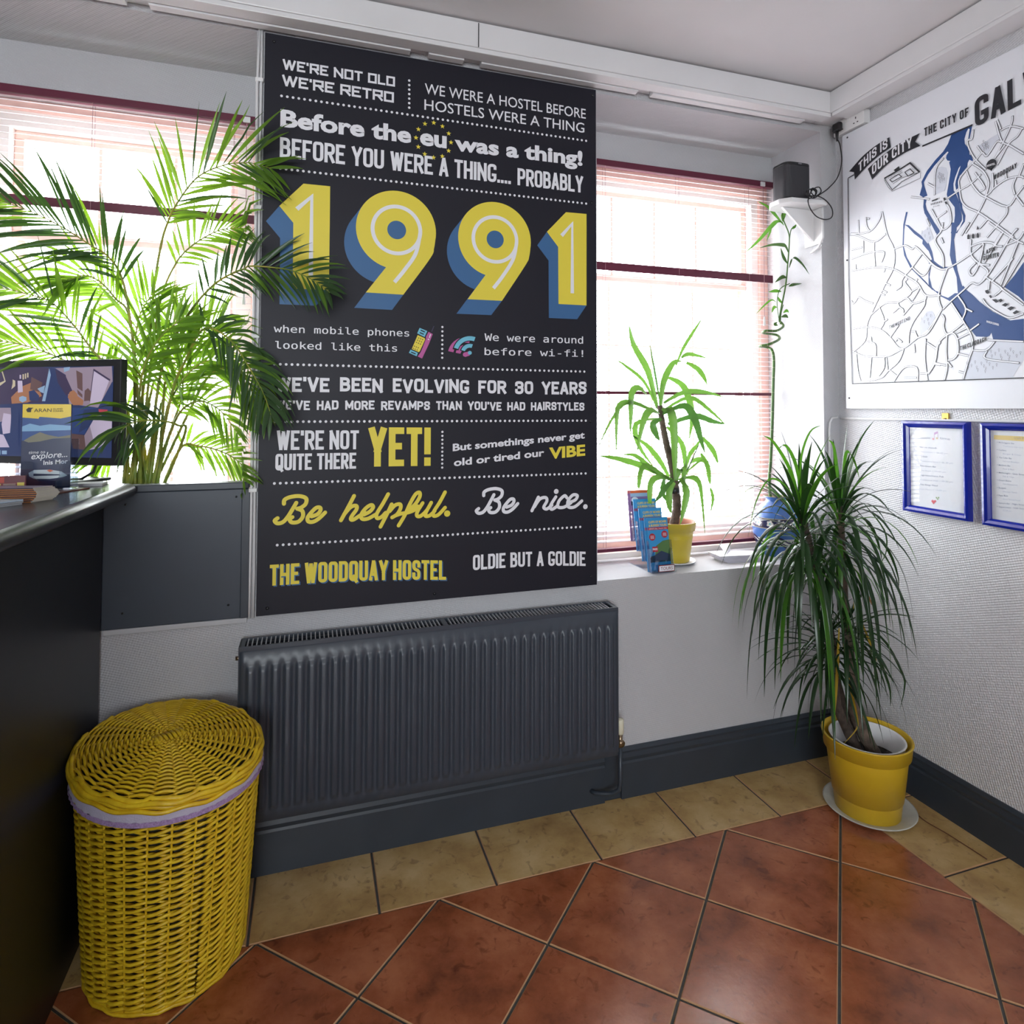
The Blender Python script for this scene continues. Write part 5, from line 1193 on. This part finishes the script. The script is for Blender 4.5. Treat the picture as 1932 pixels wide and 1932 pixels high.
for P, w_ in (([(1583,1185),(1580,1250),(1577,1310),(1574,1360)], .0055), ([(1592,1215),(1603,1290),(1616,1350),(1616,1375),(1590,1405)], .004), ([(1565,1150),(1567,1220),(1572,1270)], .006), ([(1625,1172),(1640,1210),(1655,1250)], .004), ([(1612,1095),(1612,1130),(1610,1150)], .004)):
    pleaf(drg, P, w_, DRYL, -.40)['label'] = 'dry yellow leaf'
# twig on the floor
P = [onZ(.004, 1712, 1515), onZ(.004, 1740, 1545), onZ(.004, 1790, 1575), onZ(.004, 1862, 1621)]
MB().tube(crom([tuple(p) for p in P], 6), .0016, 6).build('fallen_twig', mat('dry_brown_twig', (.13, .045, .02), .6), label='long dry brown stem lying on the sand tiles by the right skirting', cat='twig')

# ---- yucca on the right sill
ZS = .779
YC = V((-.690, .165, 0))
MB().lathe((YC.x, YC.y, ZS+.0005), [(0, 0), (.060, 0), (.070, .004), (.083, .008), (.085, .011), (.081, .011), (.068, .007), (0, .005)], 40).build('plant_saucer', WPLAST, label='small white saucer on the right window sill under the pale yellow pot', cat='saucer')
yuc = empty('potted_yucca', (YC.x, YC.y, ZS+.0065), 'yucca with broad drooping leaves in a pale yellow pot on the right window sill', 'plant'); z0_ = ZS+.0065
MB().lathe((YC.x, YC.y, z0_), [(0, 0), (.055, 0), (.059, .003), (.072, .095), (.0727, .098), (.0720, .101), (.0730, .104), (.0724, .107), (.0735, .110), (.0755, .125), (.082, .127), (.086, .158), (.087, .160), (.084, .160), (.074, .12), (.060, .05), (0, .05)], 48).build('pot', YPLAST2, yuc)
MB().lathe((YC.x, YC.y, z0_), [(.070, .12), (.0745, .156), (.0815, .158), (.0795, .160), (.0725, .157), (.066, .13), (.050, .045), (0, .045)], 40).build('inner_pot', TERRA, yuc)
m = MB(); m.disc((YC.x, YC.y, z0_+.128), .066, n=28); m.build('soil', SOIL, yuc)
def yp(u, v, y=.165): return onY(y, u, v)
trunk([(YC.x-.012, YC.y, z0_+.12), tuple(yp(1277, 960)), tuple(yp(1273, 915)), tuple(yp(1268, 880)), tuple(yp(1258, 840)), tuple(yp(1250, 800)), tuple(yp(1245, 765))], .0185, .0105, BARK, yuc)
q = yp(1273, 925); MB().tube([q+V((0, 0, -.012)), q+V((0, 0, .012))], .020, 14).build('bark_band', BLACK, yuc)
YL = [
 ([(1240,770),(1222,700),(1195,650),(1187,612)], .012, .18, YUCC), ([(1246,765),(1235,700),(1225,645)], .004, .17, YUC2), ([(1240,770),(1215,720),(1180,690),(1163,679)], .006, .2, YUCC), ([(1246,765),(1252,720),(1270,685),(1288,682)], .012, .13, YUCC),
 ([(1275,690),(1290,655),(1312,620),(1325,600)], .006, .17, YUCC), ([(1285,675),(1300,668),(1335,676)], .008, .15, YUCC), ([(1295,684),(1315,695),(1328,712),(1334,726)], .010, .12, YUCC), ([(1252,760),(1290,740),(1330,740),(1368,750)], .0095, .10, YUCC),
 ([(1250,775),(1300,750),(1340,775),(1372,805)], .008, .14, YUCC), ([(1262,712),(1290,730),(1305,780),(1300,830)], .013, .22, YUCC), ([(1250,780),(1290,765),(1310,790),(1322,830),(1330,855)], .014, .08, YUC2), ([(1250,775),(1262,770),(1270,800),(1273,870),(1272,910)], .015, .07, YUCC),
 ([(1244,780),(1225,775),(1212,800),(1202,855)], .013, .08, YUCC), ([(1242,775),(1210,735),(1192,740),(1190,785),(1189,820)], .012, .12, YUCC), ([(1242,780),(1195,760),(1168,765),(1163,800),(1163,860)], .010, .13, YUCC), ([(1242,780),(1185,760),(1155,790),(1128,845)], .006, .15, YUCC),
 ([(1248,790),(1232,800),(1238,820),(1245,832)], .012, .10, YUC2), ([(1260,800),(1310,785),(1345,795),(1368,800)], .011, .14, YUC2), ([(1258,805),(1285,835),(1292,870),(1290,900)], .010, .2, YUCC), ([(1240,790),(1200,800),(1205,840),(1232,880)], .010, .2, YUCC),
 ([(1265,905),(1215,880),(1165,865),(1130,860)], .011, .16, YUCC), ([(1265,905),(1230,885),(1200,860),(1175,858)], .009, .15, YUCC), ([(1262,900),(1245,870),(1220,840),(1190,820)], .010, .2, YUCC), ([(1262,905),(1225,880),(1210,885),(1205,915),(1207,925)], .010, .1, YUCC),
 ([(1268,905),(1245,900),(1228,910),(1226,945),(1231,952)], .011, .09, YUCC), ([(1270,905),(1255,920),(1245,935),(1235,948)], .010, .08, YUC2), ([(1275,905),(1300,900),(1315,905),(1323,930),(1330,1008)], .010, .08, YUCC), ([(1275,905),(1283,885),(1290,890),(1288,930)], .013, .07, YUCC),
 ([(1272,910),(1262,930),(1263,955),(1267,968)], .012, .08, YUCC), ([(1285,905),(1295,925),(1290,960),(1283,990)], .012, .06, YUCC), ([(1290,900),(1300,860),(1315,840),(1320,830)], .008, .2, YUCC), ([(1295,895),(1305,870),(1330,870),(1338,905),(1340,915)], .009, .2, YUCC),
 ([(1290,895),(1320,870),(1335,866)], .004, .15, YUCC), ([(1325,825),(1345,850),(1355,876)], .010, .15, YUCC), ([(1322,855),(1335,880),(1341,912)], .009, .13, YUCC), ([(1340,920),(1345,940),(1341,965)], .006, .12, YUCC), ([(1254,900),(1250,925),(1256,945)], .009, .12, YUC2), ([(1262,850),(1268,880),(1265,900)], .006, .16, YUCC)]
for P, w_, y_, m_ in YL:
    if len(P) == 2: P = [P[0], ((P[0][0]+P[1][0])/2, (P[0][1]+P[1][1])/2), P[1]]
    pleaf(yuc, P, w_*1.15, m_, y_, keel=.25, base=.45, peak=.4)
# stem joining the low side shoots
MB().tube([yp(1266, 930), yp(1285, 905, .15), yp(1300, 880, .15), yp(1318, 840, .14)], [.005, .004, .003, .002], 6).build('side_shoot', STEM, yuc)

# ---- blue vase with curled bamboo
VC = (-.203, .148, ZS+.0005)
VB = mat('vase_blue_glaze', (.055, .16, .46), .15, coat=.5); VN = mat('vase_navy_glaze', (.012, .014, .07), .18, coat=.5); VW = mat('vase_cream_glaze', (.72, .73, .70), .2, coat=.4); VT = mat('vase_teal_glaze', (.10, .45, .50), .25); VBG = mat('vase_rim_sand', (.45, .38, .24), .6)
def vprof(z):
    K = [(0, .052), (.010, .058), (.04, .078), (.085, .094), (.125, .098), (.165, .092), (.205, .068), (.222, .046), (.230, .040), (.240, .042), (.248, .050)]
    for (a, ra), (b, rb) in zip(K, K[1:]):
        if z <= b: t = (z-a)/(b-a); t = t*t*(3-2*t)*.35+t*.65; return ra+(rb-ra)*t
    return K[-1][1]
vase = empty('vase', VC, 'round blue glazed vase with navy bands and white flowers, right end of the sill', 'vase')
m = MB(); zz_ = [i*.248/40 for i in range(41)]
m.lathe(VC, [(0, 0)]+[(vprof(z), z) for z in zz_]+[(.046, .249), (.037, .240), (.036, .232), (.044, .220), (.085, .15), (.08, .06), (0, .02)], 48)
n = 48
for fi, f_ in enumerate(m.f):
    zc_ = sum(m.v[i][2] for i in f_)/len(f_)-VC[2]
    if fi//n <= 41:
        if .123 < zc_ < .163: m.m[fi] = 1
        if .047 < zc_ < .082: m.m[fi] = 2
        if zc_ > .246: m.m[fi] = 3
    elif fi//n > 41: m.m[fi] = 3
m.build('vase_body', [VB, VN, VW, VBG], vase)
def onv(a, z, o_=.0008): r_ = vprof(z)+o_; return V((VC[0]+r_*cos(a), VC[1]+r_*sin(a), VC[2]+z))
for z in (.163, .123): MB().tube([onv(2*pi*k/48, z) for k in range(48)], .0016, 5, closed=True).build('sand_line', VBG, vase)
for k in range(12):
    a = 2*pi*k/12+.1; m = MB(); q = [onv(a+.13*cos(t)*(1+.18*cos(5*t)), .143+.0125*sin(t)*(1+.18*cos(5*t)), .0014) for t in [2*pi*i/20 for i in range(20)]]; m.poly(q)
    fl = m.build('flower_motif', VW, vase); m = MB(); m.poly([onv(a+.035*cos(t), .143+.0035*sin(t), .0022) for t in [2*pi*i/10 for i in range(10)]]); m.build('flower_eye', VT, vase)
for z, ph, w_ in ((.075, 0, .0045), (.062, .4, .003), (.052, .1, .0045)):
    m = MB(); P = [onv(2*pi*k/96, z+.010*sin(2*pi*k/96*5+ph), .0008) for k in range(97)]; vs = []
    for p in P: vs += [p+V((0, 0, w_)), p-V((0, 0, w_))]
    m.add(vs, [(2*i, 2*i+1, 2*i+3, 2*i+2) for i in range(96)]); m.build('wave_band', VN, vase)
bam = empty('lucky_bamboo', (VC[0], VC[1], VC[2]+.028), 'tall thin bamboo stalk with a spiral twist, standing in the blue vase', 'plant')
def bp_(u, v, y=.15):
    q = onY(y, u, v)
    while q.x > -.092 and y > -.2: y -= .01; q = onY(y, u, v)
    return q
low = [(VC[0], VC[1], VC[2]+.028), tuple(bp_(1452, 920)), tuple(bp_(1454, 870)), tuple(bp_(1457, 800)), tuple(bp_(1459, 720)), tuple(bp_(1460, 680)), tuple(bp_(1457, 662, .155))]
sp = [bp_(1448, 655, .18), bp_(1433, 653, .15), bp_(1450, 650, .11), bp_(1470, 640, .14), bp_(1465, 632, .19), bp_(1440, 628, .16), bp_(1445, 624, .12), bp_(1465, 624, .11), bp_(1478, 615, .14), bp_(1470, 605, .15)]
Q = crom(low+[tuple(p) for p in sp], 7); st_ = MB().tube(Q, [.0068-.0018*i/len(Q) for i in range(len(Q))], 8).build('stem', STEM, bam)
for k in range(2, len(Q)-2, 3):
    t_ = (Q[k+1]-Q[k]).normalized()*.0012; MB().tube([Q[k]-t_, Q[k]+t_], .0072-.0018*k/len(Q), 8).build('node_ring', mat('node_pale', (.30, .36, .18), .5) if 'node_pale' not in bpy.data.materials else bpy.data.materials['node_pale'], st_)
up_ = crom([tuple(bp_(*p)) for p in ((1470,605),(1473,585),(1482,540),(1486,500),(1489,460),(1488,440),(1478,415),(1476,400))], 5); MB().tube(up_, [.0038-.0014*i/len(up_) for i in range(len(up_))], 7).build('shoot', STEM, bam)
for P in ([(1470,605),(1466,570),(1472,545),(1490,535)], [(1489,458),(1491,440),(1493,432)], [(1472,612),(1474,590),(1478,575)]):
    P = crom([tuple(bp_(*p)) for p in P], 4); MB().tube(P, .002, 6).build('shoot', STEM, bam)
for P, w_, m_ in (([(1479,425),(1462,405),(1448,390),(1430,380)], .009, BAML), ([(1477,418),(1478,405),(1487,393)], .012, BAML), ([(1477,420),(1466,418),(1455,427),(1430,455),(1408,475)], .011, BAML), ([(1456,428),(1452,440),(1446,455)], .005, BAML),
                  ([(1488,478),(1482,465),(1474,462),(1456,462),(1432,468)], .010, PALM2), ([(1486,498),(1478,485),(1473,468)], .008, PALM2), ([(1489,505),(1494,490),(1501,487),(1515,500),(1527,518)], .007, PALM2), ([(1484,524),(1475,523),(1462,533)], .010, PALM2),
                  ([(1474,550),(1462,549),(1450,551)], .009, BAML), ([(1488,540),(1497,537),(1513,535)], .008, PALM2), ([(1464,570),(1455,566),(1440,578),(1427,592)], .005, BAML), ([(1466,580),(1460,580),(1456,590)], .008, BAML), ([(1478,590),(1484,586),(1488,590)], .008, BAML), ([(1493,432),(1499,428),(1503,423)], .007, BAML), ([(1474,598),(1482,596),(1487,600)], .009, PALM2), ([(1466,608),(1462,612),(1468,614)], .008, PALM2), ([(1476,572),(1470,566),(1468,560)], .007, BAML)):
    Q = crom([tuple(bp_(*p)) for p in P], 4); d_ = Q[-1]-Q[0]
    blade('leaf', bam, Q, w_*.85, m_, .25, .2, .4, side=FW.cross(d_))

# ---- areca palm on the left sill
PX = V((-2.60, .140, .781))
palm = empty('potted_palm', tuple(PX), 'big bushy feathery palm on the left window sill, fronds arching over the monitor and poster', 'plant')
MB().lathe(tuple(PX), [(0, 0), (.072, 0), (.078, .005), (.098, .17), (.104, .172), (.106, .20), (.100, .20), (.094, .17), (0, .165)], 40).build('pot', mat('brown_pot', (.10, .045, .03), .5), palm)
MB().disc((PX.x, PX.y, PX.z+.172), .092, n=24).build('soil', SOIL, palm)
def pclamp(p):
    if p.z < 1.19 and -.025 < p.y < .05 and p.x < -2.285: p.y = .05
    if p.y > .245: p.y = .245
    if p.x > -2.292 and p.y > -.034: p.y = -.034
    if p.x > -2.285: p.y = min(p.y, -.040)
    return p
def frond(P, ys, Ln, n, m_, start=.35, indiv=False, droop=.5, swell=1.0, dirs=(1, -1), cane=.0035, wid=.0062, spread=.95):
    k = len(P); pts = [onY(ys[0]+(ys[1]-ys[0])*(i/(k-1))**1.2, *p) for i, p in enumerate(P)]
    root = PX+V((random.uniform(-.05, .05), random.uniform(-.04, .04), .17))
    Q = crom([tuple(root)]+[tuple(p) for p in pts[1:]], 7); Q = [pclamp(p) for p in Q]; N_ = len(Q)
    fr = MB().tube(Q, [cane*(1.5-1.25*i/(N_-1)) for i in range(N_)], 6).build('frond', CANE, palm)
    mb = MB()
    for i in range(n):
        t = start+(1-start)*(i+.3)/n; f_ = t*(N_-1); a = min(int(f_), N_-2); p = Q[a].lerp(Q[a+1], f_-a); T = (Q[a+1]-Q[a]).normalized()
        side = FW.cross(T).normalized()
        s_ = (t-start)/(1-start); L_ = Ln*(.55+.9*s_*(1-s_)*2)*(1-.35*max(0, s_-.75)/.25)
        for sd in dirs:
            ang = spread*(1-.55*s_)+random.uniform(-.10, .10)
            d_ = (T*cos(ang)+side*sin(ang)*sd+FW*random.uniform(-.35, .12)).normalized()
            q = leafpts(p, d_, L_*random.uniform(.88, 1.08), droop*random.uniform(.10, .32), 6)
            q = [pclamp(x) for x in q]
            sv = FW.cross(q[-1]-q[0]).normalized()+FW*random.uniform(-.6, .6)
            mm = m_ if random.random() < .85 else (PALM if m_ is PALM2 else PALM2)
            if indiv: blade('leaflet', fr, q, wid*random.uniform(.8, 1.1)*swell, mm, .3, .3, .35, side=sv)
            else: blade('leaflet', None, q, wid*random.uniform(.8, 1.1)*swell, None, .3, .3, .35, side=sv, mb=mb)
    if not indiv: mb.build('leaflets', m_, fr, kind='stuff')
FR = [
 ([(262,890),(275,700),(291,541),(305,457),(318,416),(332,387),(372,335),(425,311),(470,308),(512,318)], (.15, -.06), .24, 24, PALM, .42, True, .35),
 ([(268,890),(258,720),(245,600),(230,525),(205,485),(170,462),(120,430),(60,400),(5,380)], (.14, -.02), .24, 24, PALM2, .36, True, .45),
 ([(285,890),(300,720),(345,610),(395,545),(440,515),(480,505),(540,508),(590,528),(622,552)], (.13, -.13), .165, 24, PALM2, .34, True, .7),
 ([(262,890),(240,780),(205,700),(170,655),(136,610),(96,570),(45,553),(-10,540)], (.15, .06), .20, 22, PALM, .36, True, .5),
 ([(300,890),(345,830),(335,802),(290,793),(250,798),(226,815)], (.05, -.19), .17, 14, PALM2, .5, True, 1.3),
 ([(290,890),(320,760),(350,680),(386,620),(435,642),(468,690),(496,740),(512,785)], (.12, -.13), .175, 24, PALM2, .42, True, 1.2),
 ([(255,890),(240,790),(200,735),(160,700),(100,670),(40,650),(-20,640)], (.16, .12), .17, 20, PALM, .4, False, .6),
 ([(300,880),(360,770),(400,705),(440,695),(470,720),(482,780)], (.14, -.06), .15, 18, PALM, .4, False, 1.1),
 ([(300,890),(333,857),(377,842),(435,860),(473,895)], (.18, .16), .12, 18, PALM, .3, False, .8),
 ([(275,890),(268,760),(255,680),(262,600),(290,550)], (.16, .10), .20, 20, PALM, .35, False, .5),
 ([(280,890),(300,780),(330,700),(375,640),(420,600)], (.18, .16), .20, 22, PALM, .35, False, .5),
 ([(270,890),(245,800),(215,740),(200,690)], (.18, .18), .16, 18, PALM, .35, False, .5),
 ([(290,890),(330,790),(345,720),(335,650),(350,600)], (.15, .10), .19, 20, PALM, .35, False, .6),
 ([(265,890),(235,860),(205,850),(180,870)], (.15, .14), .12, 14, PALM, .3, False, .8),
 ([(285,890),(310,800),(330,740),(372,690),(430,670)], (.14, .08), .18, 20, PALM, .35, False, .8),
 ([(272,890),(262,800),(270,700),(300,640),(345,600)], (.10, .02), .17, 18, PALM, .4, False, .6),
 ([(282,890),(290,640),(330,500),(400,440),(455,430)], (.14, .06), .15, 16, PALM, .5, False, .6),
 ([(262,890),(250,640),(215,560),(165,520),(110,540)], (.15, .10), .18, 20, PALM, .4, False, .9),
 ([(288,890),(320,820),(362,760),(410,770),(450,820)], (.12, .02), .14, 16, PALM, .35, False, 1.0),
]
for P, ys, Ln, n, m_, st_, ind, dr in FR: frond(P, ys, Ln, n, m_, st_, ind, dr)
for i in range(9):
    a = i*.7; b0 = PX+V((.045*cos(a), .03*sin(a), .17)); tp = onY(.13+.02*sin(a*2), 255+i*7, 800-(i % 3)*40)
    MB().tube([b0, b0.lerp(tp, .5)+V((.01*cos(a), 0, 0)), tp], [.0075, .006, .0035], 7).build('cane', CANE, palm)

# ================================================================== BROCHURE RACK on the right sill
rack = empty('brochure_rack', (-.83, .06, ZS+.0005), 'stepped clear acrylic rack of tour brochures on the sill beside the poster', 'holder')
BX0, BX1 = -.868, -.778; lean = radians(9); zr = ZS+.0005
MB().box(BX0-.004, BX1+.004, .030, .215, zr, zr+.003).build('base', CLEAR, rack)
MB().box(BX0-.004, BX1+.012, .026, .0285, zr, zr+.012).build('front_lip', CLEAR, rack)
BB = mat('tour_blue_print', (.04, .30, .62), .3); BR = mat('tour_red_print', (.42, .02, .04), .3); BY = mat('tour_yellow_print', (.85, .60, .08), .4); BG = mat('tour_green_print', (.10, .20, .07), .35); BD = mat('tour_dark_print', (.03, .05, .10), .35); BO = mat('tour_orange_print', (.75, .14, .05), .35); BV = mat('tour_violet_print', (.28, .16, .36), .35)
tier_names = [('front', 'lowest front tier'), ('second', 'second tier'), ('third', 'third tier'), ('rear', 'top rear tier')]
for k in range(4):
    y0 = .036+.044*k; zf = zr+.004+.030*k
    U = V((0, sin(lean), cos(lean))); Nn = V((0, -cos(lean), sin(lean))); X_ = V((1, 0, 0))
    def P3(a, h_, o_=0): return V((BX0, y0, zf))+X_*a+U*h_+Nn*o_
    m = MB(); m.prism([P3(-.003, -.002, .004), P3(.093, -.002, .004), P3(.093, .085, .004), P3(.082, .085, .004), P3(.076, .072, .004), P3(.070, .040, .004), P3(.020, .040, .004), P3(.014, .072, .004), P3(.008, .085, .004), P3(-.003, .085, .004)], Nn*.002)
    m.build('pocket_front', CLEAR, rack)
    MB().prism([P3(-.003, -.002, .004), P3(-.003, .115, .002), P3(-.003, .115, -.022), P3(-.003, -.002, -.022)], X_*-.002).prism([P3(.093, -.002, .004), P3(.093, .115, .002), P3(.093, .115, -.022), P3(.093, -.002, -.022)], X_*.002).build('pocket_side', CLEAR, rack, kind='stuff')
    for j in range(3):
        o_ = -.004-.006*j; sh_ = -.003*j+(-.002 if k == 3 else 0); hh = .200
        lab = {(0, 0): 'front blue cliff tour brochure with two red circles, above the TOURS sign'}.get((k, j)) or ('%s blue cliff tour brochure in the %s of the clear rack' % (('foremost', 'middle', 'hindmost')[j], tier_names[k][1]) if k < 3 else '%s orange headed brochure in the top rear tier of the clear rack' % ('foremost', 'middle', 'hindmost')[j])
        b_ = empty('tour_brochure', P3(.045, 0, o_), lab, 'brochure', 'tour brochures in the stepped rack')
        a0, a1 = .0+sh_, .088+sh_
        MB().prism([P3(a0, 0, o_), P3(a1, 0, o_), P3(a1, hh, o_), P3(a0, hh, o_)], Nn*-.0040).build('cover', BB if k < 3 else BV, b_)
        def pan(x0_, x1_, h0, h1, m_, nm, lay=.0003):
            MB().poly([P3(a0+x0_, h0, o_+lay), P3(a0+x1_, h0, o_+lay), P3(a0+x1_, h1, o_+lay), P3(a0+x0_, h1, o_+lay)]).build(nm, m_, b_)
        if k < 3:
            pan(.0, .088, hh-.046, hh-.036, BR, 'red_band')
            if j == 0:
                for t_, hb in (('CLIFFS OF MOHER', hh-.020), ('& BURREN TOURS', hh-.033)):
                    vf = fit(glyphs(t_, .025), .078, .0085); m = MB(); m.add([P3(a0+.005+v.x, hb+v.y, o_+.0006) for v in vf[0]], vf[1]); m.build('lettering', BY, b_, kind='stuff')
                vf = fit(glyphs('DEPARTS 10am, 11am & 11.30am', .01), .078, .0045); m = MB(); m.add([P3(a0+.005+v.x, hh-.0435+v.y, o_+.0006) for v in vf[0]], vf[1]); m.build('lettering', PAPER, b_, kind='stuff')
            if k == 0 and j == 0:
                m = MB(); m.poly([P3(a0+x, h_, o_+.0004) for x, h_ in ((.0, .035), (.088, .035), (.088, .115), (.06, .112), (.03, .095), (.022, .06), (0, .05))]); m.build('cliff_picture', BG, b_)
                m = MB(); m.poly([P3(a0+x, h_, o_+.0006) for x, h_ in ((.0, .034), (.088, .034), (.088, .060), (.05, .075), (.02, .060), (0, .055))]); m.build('sea_picture', BD, b_)
                for cx_, ch in ((.016, .128), (.070, .136)):
                    m = MB(); m.poly([P3(a0+cx_+.0135*cos(t_), ch+.0135*sin(t_), o_+.0006) for t_ in [2*pi*i/20 for i in range(20)]]); m.build('red_circle', BR, b_)
                    for q in range(3): pan(cx_-.008, cx_+.008, ch-.006+q*.0045, ch-.0045+q*.0045, PAPER, 'circle_text', .0009)
                pan(.012, .036, .072, .092, BR, 'food_badge', .0007)
                vf = fit(glyphs('FREE', .03), .020, .007); m = MB(); m.add([P3(a0+.014+v.x, .079+v.y, o_+.0010) for v in vf[0]], vf[1]); m.build('lettering', PAPER, b_, kind='stuff')
                pan(.0, .088, .028, .034, BB, 'blue_band', .0008)
        else:
            pan(.0, .088, hh-.012, hh, BO, 'orange_heading')
            if j == 0:
                pan(.0, .088, hh-.026, hh-.012, mat('pale_blue_print', (.35, .50, .70), .35), 'blue_heading'); pan(.0, .088, hh-.060, hh-.042, BD, 'dark_picture')
                m = MB(); m.poly([P3(a0+.018+.016*cos(t_), hh-.040+.010*sin(t_)*(1.3 if sin(t_) > 0 else .8), o_+.0006) for t_ in [2*pi*i/16 for i in range(16)]]); m.build('white_swirl', PAPER, b_)
pl_ = MB().obox((-.812, .024, ZS+.018), (.034, 0, 0), (0, .0010, 0), (0, 0, .0125)).build('sign_plate', BO if False else mat('sign_maroon', (.22, .02, .02), .4), rack)
MB().box(-.8435, -.7805, .0222, .0226, ZS+.008, ZS+.028).build('sign_face', PAPER, pl_)
vf = fit(glyphs('TOURS', .004), .052, .012); MB().add([(-.838+v.x, .0219, ZS+.0125+v.y) for v in vf[0]], vf[1]).build('lettering', mat('sign_text', (.20, .03, .03), .5), pl_, kind='stuff')

# ================================================================== papers on the sill
LP = mat('leaflet_lilac', (.58, .55, .70), .5); LP2 = mat('leaflet_white', (.80, .80, .82), .5)
st = empty('leaflet_stack', (-.43, .16, ZS), 'fanned stack of folded white leaflets between the yucca pot and the blue vase', 'leaflets')
for i in range(13):
    z = ZS+.0006+i*.0021; dx, dy = -.0018*i+.004*sin(i*1.3), .0014*i
    c_ = [(-.505+dx, .072+dy), (-.350+dx*.3, .060+dy*.4), (-.325+dx*.2, .135+dy*.4), (-.500+dx, .170+dy)]
    m = MB(); m.prism([(x, y, z) for x, y in c_], (0, 0, .0017)); m.build('leaflet', LP if i % 2 else LP2, st)
MB().prism([(-.49, .10, ZS+.0275), (-.43, .155, ZS+.0275), (-.40, .20, ZS+.045), (-.46, .19, ZS+.050)], (0, 0, .0008)).build('leaflet', LP2, st)
o = MB().prism([(-.478, .004, ZS+.0006), (-.345, -.0+.004, ZS+.0006), (-.300, .052, ZS+.0006), (-.43, .056, ZS+.0006)], (0, 0, .0010)).build('paper_sheet', LP2, label='single white printed sheet lying flat at the sill edge before the leaflet stack', cat='paper')

# ================================================================== SPEAKER, SHELF, SOCKET, CORD
yS = .035
sp0 = onY(yS, 1493, 372); zb_ = 2.262; sx = sp0.x
pr_ = []
for i in range(40):
    t_ = 2*pi*i/40; cx_ = cos(t_); sy_ = sin(t_); e_ = .5
    pr_.append((sx+.066*abs(cx_)**e_*(1 if cx_ > 0 else -1), yS+.050*abs(sy_)**e_*(1 if sy_ > 0 else -1)))
spk_ = empty('loudspeaker', (sx, yS, zb_), 'black rounded loudspeaker on the white corner bracket above the bamboo', 'speaker')
MB().prism([(x, y, zb_+.006) for x, y in pr_], (0, 0, .135)).build('grille', SPK, spk_, bevel=.002)
MB().prism([(sx+(x-sx)*.97, yS+(y-yS)*.97, zb_) for x, y in pr_], (0, 0, .006)).build('base', BLACK, spk_)
MB().prism([(x, y, zb_+.141) for x, y in pr_], (0, 0, .012)).build('top_cap', BLACK, spk_, bevel=.003)
MB().box(sx-.008, sx+.008, yS-.053, yS-.0495, zb_+.144, zb_+.149).build('button', mat('button_grey', (.2, .2, .22), .4), spk_)
brk = empty('wall_bracket', (-.09, yS, 2.10), 'white corner bracket shelf fixed to the window reveal, holding the black speaker', 'shelf')
zt_ = zb_-.0005
MB().prism([(-.084, yS-.075, zt_-.020), (-.084, yS+.085, zt_-.020), (sx-.055, yS+.070, zt_-.020), (sx-.085, yS+.030, zt_-.020), (sx-.085, yS-.025, zt_-.020), (sx-.050, yS-.062, zt_-.020)], (0, 0, .020)).build('shelf_board', WPLAST, brk, bevel=.003)
MB().prism([(sx-.045, yS, zt_-.021), (-.086, yS, zt_-.021), (-.086, yS, zt_-.155)], (0, .012, 0)).build('triangular_brace', WPLAST, brk, bevel=.001)
MB().box(-.0865, -.0805, yS-.045, yS+.055, zt_-.170, zt_-.020).build('back_plate', WPLAST, brk, bevel=.002)
MB().tube([(-.090, .012-.03, zt_-.025), (-.090, -.018, zt_-.15), (-.090, .005, zt_-.185), (-.090, .05, zt_-.200)], .005, 8).build('cable_cover', WPLAST, brk)
sk = empty('wall_socket', (-.018, -.105, 2.505), 'white double wall socket in a surface box above the top left corner of the map', 'socket')
MB().box(-.030, -.001, -.180, -.030, 2.536, 2.592).build('back_box', WPLAST, sk, bevel=.002)
fpl = MB().box(-.036, -.030, -.182, -.028, 2.534, 2.5935).build('face_plate', WPLAST, sk, bevel=.003)
for yy in (-.142, -.066):
    for (dy, dz, w_, h_) in ((0, .009, .0022, .0042), (-.009, -.010, .0035, .002), (.009, -.010, .0035, .002)):
        MB().box(-.0364, -.0359, yy+dy-w_, yy+dy+w_, 2.560+dz-h_, 2.560+dz+h_).build('pin_hole', BLACK, fpl)
for yy in (-.108, -.094): MB().box(-.0385, -.036, yy-.0055, yy+.0055, 2.570, 2.584).build('switch', WPLAST, fpl, bevel=.001)
cordr = empty('power_cord', (-.055, -.066, 2.55), 'black power cord with plug hanging in loops from the wall socket to the speaker', 'cord')
MB().obox((-.048, -.060, 2.562), (.011, 0, 0), (0, .021, 0), (0, 0, .019)).build('plug', BLACK, cordr, bevel=.008)
MB().tube([(-.050, -.060, 2.548), (-.050, -.060, 2.525), (-.049, -.060, 2.505)], [.008, .006, .0035], 10).build('strain_relief', BLACK, cordr)
def cp(u, v, y): return tuple(onY(y, u, v))
C_ = [(-.049, -.060, 2.515), cp(1585, 275, -.07), cp(1588, 305, -.07), cp(1580, 335, -.06), cp(1563, 355, -.05), cp(1548, 366, -.045), cp(1535, 374, -.045), cp(1528, 368, -.05), cp(1534, 357, -.055), cp(1545, 353, -.05), cp(1549, 362, -.045), cp(1538, 370, -.04), cp(1530, 362, -.045), cp(1533, 355, -.06), cp(1541, 360, -.055), cp(1536, 372, -.045),
      cp(1525, 376, -.045), cp(1528, 392, -.045), cp(1540, 408, -.045), cp(1556, 414, -.045), cp(1569, 410, -.045), cp(1570, 395, -.045), cp(1560, 380, -.045), cp(1546, 371, -.045), cp(1534, 370, -.05), cp(1522, 368, -.03), tuple(V((sx+.05, yS-.045, zb_+.02)))]
MB().tube(crom(C_, 7), .0023, 7).build('cord', BLACK, cordr)
for q in range(2): MB().tube([cp(1530+9*cos(t_)+2*q, 364+7*sin(t_)-q, -.047-.006*q) for t_ in [2*pi*i/16 for i in range(16)]], .0021, 6, closed=True).build('cord_coil', BLACK, cordr)
